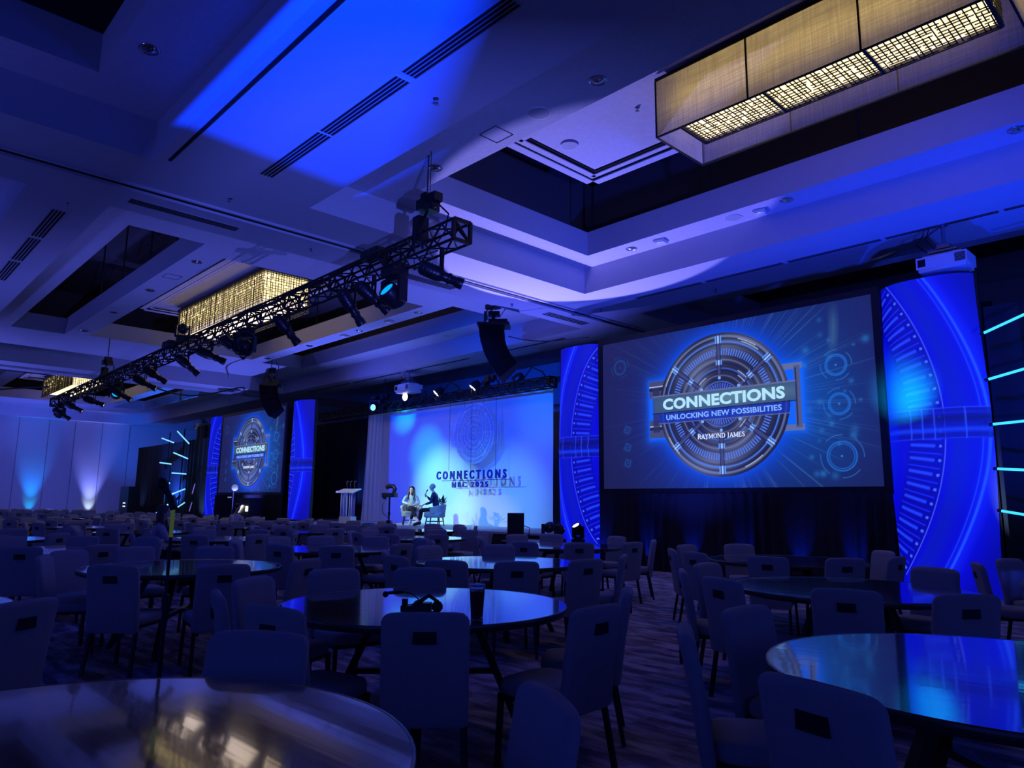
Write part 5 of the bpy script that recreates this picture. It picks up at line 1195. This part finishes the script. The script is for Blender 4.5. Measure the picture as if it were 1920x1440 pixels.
def make_chair():
    t = empty('banquet_chair', (0, 0, 0), 'x', 'chair')
    seat_bm().build('seat', FAB, t); b = back_bm().build('backrest', FAB, t); slot_bm().build('hand_slot', SLOT, b)
    for sx in (-1, 1):
        for sy in (-1, 1): a = MB(); legs_mb(a, sx, sy); a.build('leg', LEG, t)
    a = MB(); a.box((0, .045, .375), (.40, .42, .025)); a.build('seat_frame', LEG, t)
    return t, [b2 for b2 in bpy.data.objects if b2.parent == t]+[b2 for b2 in bpy.data.objects if b2.parent == b]
CH = make_chair()
# distant chairs, too small for separate parts: one mesh with the same shape
fc = MB()
for part_, mi in ((seat_bm(), 0), (back_bm(), 0)): fc.add(part_.v, part_.f, mi, True)
sl = slot_bm(); fc.add(sl.v, sl.f, 1)
for sx in (-1, 1):
    for sy in (-1, 1): legs_mb(fc, sx, sy)
fc.m = [0 if i < len(fc.m)-6*5 else 1 for i in range(len(fc.m))]; fc.box((0, .045, .375), (.40, .42, .025), mi=1)
FARC = fc.build('banquet_chair', [FAB, SLOT])
TABLES = {'T1': (-2.15, .47, 'nearest dark round table with blurred golden reflections at lower left', 'the nearest table'),
 'T2': (-3.89, 2.95, 'dark round table carrying the maroon tumbler and the headset gear', 'the maroon tumbler table'),
 'T3': (-.81, 3.5, 'large glossy round table at lower right with bright blue reflections', 'the lower right table'),
 'T4': (-7.5, 2.72, 'round table behind the microphone stand with a striped blue and pale reflection', 'the microphone stand table'),
 'T5': (-6.12, 5.64, 'round table with pale reflections just behind the tumbler table', 'the table behind the tumbler table'),
 'T6': (-2.46, 6.13, 'long looking dark round table behind the glossy blue table on the right', 'the right middle table'),
 'T7': (-9.17, 5.37, 'dark round table in front of the lectern, with thin pale streaks', 'the table before the lectern'),
 'T8': (-7.85, 8.65, 'round table before the floor speaker at the right end of the stage', 'the floor speaker table'),
 'T9': (-4.25, 8.7, 'black round table under the large right screen', 'the table below the large screen'),
 'T11': (-5.7, .1, 'round table cut by the left edge of the photograph', 'the table at the left edge'),
 'T12': (-10.9, 2.3, 'round table left behind the microphone stand table', 'the table left beyond the microphone stand'),
 'T13': (-.05, 6.7, 'round table just outside the right edge, behind the glossy table', 'the table past the right edge'),
 'T14': (-.85, 8.9, 'round table by the foot of the right tower', 'the right tower table'),
 'T10': (-11.15, 8.25, 'small looking dark table in front of the prompter stand', 'the table before the prompter stand')}
NEAR = [('T4', -6.60, 1.83), ('T4', -6.13, 2.56), ('T4', -8.06, 1.63), ('T4', -8.74, 1.99), ('T4', -9.04, 2.72), ('T4', -8.66, 3.49), ('T2', -2.91, 2.21), ('T2', -2.54, 3.07), ('T2', -4.94, 3.66), ('T2', -5.25, 3.09), ('T4', -6.29, 3.40), ('T2', -4.98, 2.27),
 ('T2', -3.57, 1.74), ('T2', -4.34, 1.77), ('T2', -2.92, 3.82), ('T5', -4.72, 5.53), ('T5', -4.93, 6.39), ('T5', -4.95, 4.75), ('T5', -5.40, 4.36), ('T5', -7.09, 6.54), ('T5', -7.38, 5.61), ('T5', -6.15, 4.28), ('T5', -6.95, 4.68), ('T8', -7.45, 7.36), ('T8', -6.83, 7.83),
 ('T8', -9.08, 9.65), ('T8', -6.49, 8.63), ('T8', -6.75, 9.50), ('T8', -9.25, 8.95), ('T8', -9.17, 8.04), ('T9', -5.28, 7.77), ('T9', -5.69, 8.72), ('T9', -4.72, 7.40), ('T9', -5.35, 9.53), ('T6', -3.48, 5.29), ('T6', -3.76, 6.08), ('T6', -2.95, 4.93), ('T9', -3.85, 7.45),
 ('T9', -3.21, 7.91), ('T9', -3.46, 9.70), ('T9', -2.96, 8.69), ('T6', -2.20, 7.35), ('T14', -2.15, 8.39), ('T14', -2.1, 9.37), ('T6', -2.01, 4.92), ('T6', -1.40, 5.24), ('T13', -1.38, 6.65), ('T3', -2.03, 3.64), ('T3', -1.87, 2.83), ('T3', -1.04, 2.26), ('T1', -1.47, 1.57), ('T1', -2.92, 1.39),
 ('T11', -4.58, .88), ('T12', -9.65, 2.56), ('T12', -9.72, 1.75)]
tables = []
for k, (x, y, lb, sh) in TABLES.items():
    tables.append((k, x, y)); copy_tree(TT, (x, y, 0), 0.04*len(tables), lb, 'table', 'round banquet tables')
for o in [TT[0]]+TT[1]: bpy.data.objects.remove(o)
chairs = []                     # x, y, yaw, table key
for k, x, y in NEAR:
    tx, ty_ = TABLES[k][:2]; q = math.atan2(ty_-y, tx-x)+random.uniform(-.08, .08); chairs.append((x+.28*math.cos(q), y+.28*math.sin(q), q-PI/2, k))
for it in range(12):           # keep neighbouring chairs from touching
    for i in range(len(chairs)):
        for j2 in range(i):
            a, b = chairs[i], chairs[j2]; dx, dy = a[0]-b[0], a[1]-b[1]; d = math.hypot(dx, dy)
            if d < .54: m_ = (.54-d)/2/d; chairs[i] = (a[0]+dx*m_, a[1]+dy*m_, a[2], a[3]); chairs[j2] = (b[0]-dx*m_, b[1]-dy*m_, b[2], b[3])
def ring_chairs(k, x, y, n, a0, r0=1.02, jit=.12):
    for i in range(n):
        a = a0+2*PI*i/n+random.uniform(-.07, .07); r_ = r0+random.uniform(-.05, jit); cx, cy = x+r_*math.cos(a), y+r_*math.sin(a)
        if any(math.hypot(cx-c[0], cy-c[1]) < .50 for c in chairs): continue
        if any(math.hypot(cx-t[1], cy-t[2]) < .98 for t in tables if t[0] != k): continue
        if cy > 11.75 and cx > -25: continue
        if math.hypot(cx+21.9, cy-11.9) < .1: continue
        chairs.append((cx, cy, a+PI/2+random.uniform(-.22, .22), k))
FART = []
for r_, (x0, y0, n) in enumerate(((-14.3, 2.1, 1), (-12.65, 5.15, 5), (-14.6, 8.0, 10), (-14.2, 10.55, 10))):
    for i in range(n):
        x, y = x0-3.42*i, y0-.17*i
        if y < .162*abs(x)-1.2: continue
        FART.append(('F%d_%d' % (r_, i), x, y, r_, i))
rown = ['a front left row', 'the second row of distant tables', 'the third row of distant tables', 'the row along the stage front']
ordn = ['first', 'second', 'third', 'fourth', 'fifth', 'sixth', 'seventh', 'eighth', 'ninth', 'tenth']
first_far = None
for k, x, y, r_, i in FART:
    tables.append((k, x, y)); a = MB(); a.lathe([(.001, .76), (.9, .76)], n=40, smooth=False)
    t = empty('banquet_table', (x, y, 0), 'distant dark round table, %s leftwards in %s' % (ordn[i], rown[r_]), 'table', .1*i, 'distant round tables')
    if first_far is None:
        tp = MB(); tp.lathe([(.001, .760), (.915, .760)], n=48, smooth=False); e_ = MB(); e_.lathe([(.915, .76), (.915, .72), (.001, .72)], n=48); g_ = MB()
        for q in range(4):
            c, s_ = math.cos(PI/4+q*PI/2), math.sin(PI/4+q*PI/2); g_.bar((c*.3, s_*.3, .72), (c*.62, s_*.62, 0), .06, .045)
        first_far = [tp.build('table_top', TABLE, t), e_.build('edge_band', TEDGE, t), g_.build('leg_frame', LEG, t)]
    else:
        for q in first_far: c = q.copy(); COL.objects.link(c); c.parent = t
ring_chairs('T7', *TABLES['T7'][:2], 10, .2); ring_chairs('T12', *TABLES['T12'][:2], 9, .5); ring_chairs('T10', *TABLES['T10'][:2], 10, .3); ring_chairs('T8', *TABLES['T8'][:2], 10, .35); ring_chairs('T14', *TABLES['T14'][:2], 9, .1)
for k, x, y, r_, i in FART: ring_chairs(k, x, y, 9 if abs(x) < 34 else 8, random.uniform(0, .6))
def clockpos(x, y, tx, ty_):
    v = Vector((-tx, -ty_)).normalized(); d = Vector((x-tx, y-ty_)).normalized(); a = math.degrees(math.atan2(v.x*d.y-v.y*d.x, v.dot(d)))
    names = ['near side', 'near right side', 'right side', 'far right side', 'far side', 'far left side', 'left side', 'near left side']
    return names[int(round(a/45)) % 8]
names = {}
for i, (x, y, rz, k) in enumerate(chairs):
    dist = math.hypot(x, y)
    if k in TABLES: key = (k, clockpos(x, y, *TABLES[k][:2])); names.setdefault(key, []).append(i)
lab = {}
cr_ = Vector((math.cos(YAW), math.sin(YAW)))
for (k, pos), idx in names.items():
    idx.sort(key=lambda i: Vector(chairs[i][:2]).dot(cr_)/max(.3, Vector(chairs[i][:2]).dot(Vector((-math.sin(YAW), math.cos(YAW))))))
    for j, i in enumerate(idx):
        extra = '' if len(idx) == 1 else (', left one', ', right one')[min(j, 1)] if len(idx) == 2 else (', leftmost', ', middle one', ', rightmost')[min(j, 2)]
        lab[i] = 'pale banquet chair, %s of %s%s' % (pos, TABLES[k][3], extra)
GN = {'T7': None}
for i, (x, y, rz, k) in enumerate(chairs):
    dist = math.hypot(x, y)
    if k in TABLES:
        copy_tree(CH, (x, y, 0), rz, lab[i], 'chair', 'banquet chairs at the nearer tables')
    else:
        r_ = int(k[1]); c = FARC.copy(); COL.objects.link(c); c.location = (x, y, 0); c.rotation_euler = (0, 0, rz)
        j = int(k.split('_')[1])
        tag(c, 'small distant chair, %s table leftwards in %s' % (ordn[j], rown[r_]), 'chair', 'distant chairs, %s table of %s' % (ordn[j], rown[r_]))
for o in [CH[0]]+CH[1]+[FARC]: bpy.data.objects.remove(o)

# ------------------------------------------------------------------ people among the tables
Js = dict(pel=(0, 0, .52), sp=(0, .01, .72), ch=(0, .04, .92), nb=(0, .07, 1.04), nk=(0, .09, 1.10), hd=(0, .12, 1.21), ls=(-.17, .05, .98), le=(-.25, .16, .76), lw=(-.06, .36, .76), rs=(.17, .05, .98), re=(.25, .16, .76), rw=(.06, .36, .76),
          lh=(-.09, .08, .49), lk=(-.10, .46, .50), la=(-.10, .46, .10), lt=(-.10, .60, .05), rh=(.09, .08, .49), rk=(.10, .46, .50), ra=(.10, .46, .10), rt=(.10, .60, .05))
def free_spot(x, y, rad=.55):
    for o in list(COL.objects):
        if o.name.startswith('banquet_chair') and math.hypot(o.location.x-x, o.location.y-y) < rad:
            for c in [q for q in bpy.data.objects if q.parent == o]:
                for c2 in [q for q in bpy.data.objects if q.parent == c]: bpy.data.objects.remove(c2)
                bpy.data.objects.remove(c)
            bpy.data.objects.remove(o)
free_spot(-12.72, 4.12, .5)
seated('person', (-12.72, 4.12, 0), math.radians(-12), 'seated woman with long brown hair and a pale sweater, facing the stage', Js, (.35, 1, 0), KNIT, PANTS, SHOEB, HAIRB, SKIN2, True)
def lone_chair(x, y, rz, label): 
    t = empty('banquet_chair', (x, y, 0), label, 'chair', rz, 'chairs carrying people')
    seat_bm().build('seat', FAB, t); b = back_bm().build('backrest', FAB, t); slot_bm().build('hand_slot', SLOT, b)
    for sx in (-1, 1):
        for sy in (-1, 1): a = MB(); legs_mb(a, sx, sy); a.build('leg', LEG, t)
    return t
lone_chair(-12.72, 4.05, math.radians(-12), 'banquet chair carrying the woman with long brown hair')
free_spot(-21.2, 9.0, .5)
seated('person', (-21.2, 9.0, 0), math.radians(-60), 'distant seated man with dark hair and a pale shirt below the left screen', Js, (.2, 1, -.1), KNIT, PANTS, SHOEB, HAIRD, SKIN, False)
lone_chair(-21.2, 8.95, math.radians(-60), 'banquet chair carrying the distant man in a pale shirt')

# ------------------------------------------------------------------ things on the tumbler table and in the foreground
tu = empty('travel_tumbler', (-3.21, 2.80, .7605), 'tall maroon travel tumbler with a clear lid on the round table', 'tumbler')
a = MB(); a.lathe([(.001, .001), (.033, .001), (.034, .01), (.036, .04), (.0435, .15), (.0445, .172), (.042, .172)], n=32); a.build('cup', mat('maroon_steel', (.10, .008, .014), .3, .3, noise=(10, .1)), tu)
a = MB(); a.lathe([(.0345, .002), (.0355, .012), (.0358, .012)], n=32); a.lathe([(.0437, .150), (.0452, .160), (.0455, .174), (.043, .178)], n=32); a.build('steel_rim', CHROME, tu)
a = MB(); a.lathe([(.0455, .174), (.046, .184), (.043, .188), (.03, .186), (.001, .186)], n=32); a.box((0, 0, .19), (.02, .03, .006)); a.build('lid', mat('clear_lid', (.55, .55, .65), .15, alpha=.6, noise=(8, .05)), tu)
hg = empty('headset_gear', (-3.62, 2.68, .7605), 'black headset with a gooseneck microphone lying on the round table', 'headset', math.radians(40))
a = MB(); a.box((0, 0, .022), (.17, .09, .035)); a.box((.04, .01, .045), (.09, .07, .02)); a.box((-.07, 0, .05), (.03, .03, .05)); a.build('control_box', BLACK2, hg)
a = MB(); a.tube([(.1, .02, .01), (.12, .03, .06), (.07, .02, .095), (.02, .0, .06), (-.03, 0, .03)], .013, 8); a.ball((.12, .03, .03), .035, 10, sc=(1, .5, 1)); a.ball((.0, .05, .03), .035, 10, sc=(1, .5, 1)); a.build('headband', BLACK, hg)
a = MB(); a.tube([(.03, 0, .06), (-.03, 0, .105), (-.09, -.01, .115)], .004); a.tube([(-.08, -.01, .115), (-.17, -.02, .108)], .010, 8); a.ball((-.185, -.02, .10), .019, 10); a.build('gooseneck_microphone', BLACK, hg)
a = MB(); a.tube([(.08, -.02, .01), (.16, -.05, .006), (.24, -.02, .005), (.30, -.06, .005)], .004); a.build('cable', BLACK, hg)
ms = empty('microphone_stand', (-3.93, 1.35, 0), 'dark microphone stand with a lime green band, rising past the left table', 'microphone stand')
a = MB(); a.lathe([(.14, 0), (.14, .012), (.03, .03)], n=28); a.build('round_base', BLACK, ms)
a = MB(); a.cone((0, 0, .02), (0, 0, .90), .0125, n=12); a.cone((0, 0, .90), (0, 0, 1.37), .0085, n=12); a.cone((0, 0, .86), (0, 0, .93), .018, n=12); a.build('pole', BLACK, ms)
a = MB(); a.cone((0, 0, 1.215), (0, 0, 1.355), .0098, n=12); a.build('lime_band', mat('lime_tape', (.35, .55, .06), .5, emit=(.25, .4, .02), estr=.12), ms)  # tape also emits a faint glow, light put into its material
a = MB(); a.cone((0, 0, 1.35), (-.012, -.012, 1.39), .014, n=10); a.bar((.0, .0, 1.37), (-.01, -.012, 1.42), .03); a.build('clip', BLACK, ms)
mi = empty('vocal_microphone', (-3.93, 1.35, 1.38), 'blurred dark vocal microphone held in the foreground stand', 'microphone')
ax = Vector((-.42, -.40, .9)).normalized(); Mx = ax.to_track_quat('Z', 'Y').to_matrix()
a = MB(); a.lathe([(.010, -.03), (.012, .02), (.017, .085), (.020, .095)], n=18, M=Mx); a.build('handle', BLACK2, mi)
a = MB(); a.lathe([(.020, .095), (.026, .105), (.029, .123), (.026, .142), (.016, .153), (.001, .156)], n=18, M=Mx); a.build('grille_head', BLACK, mi)
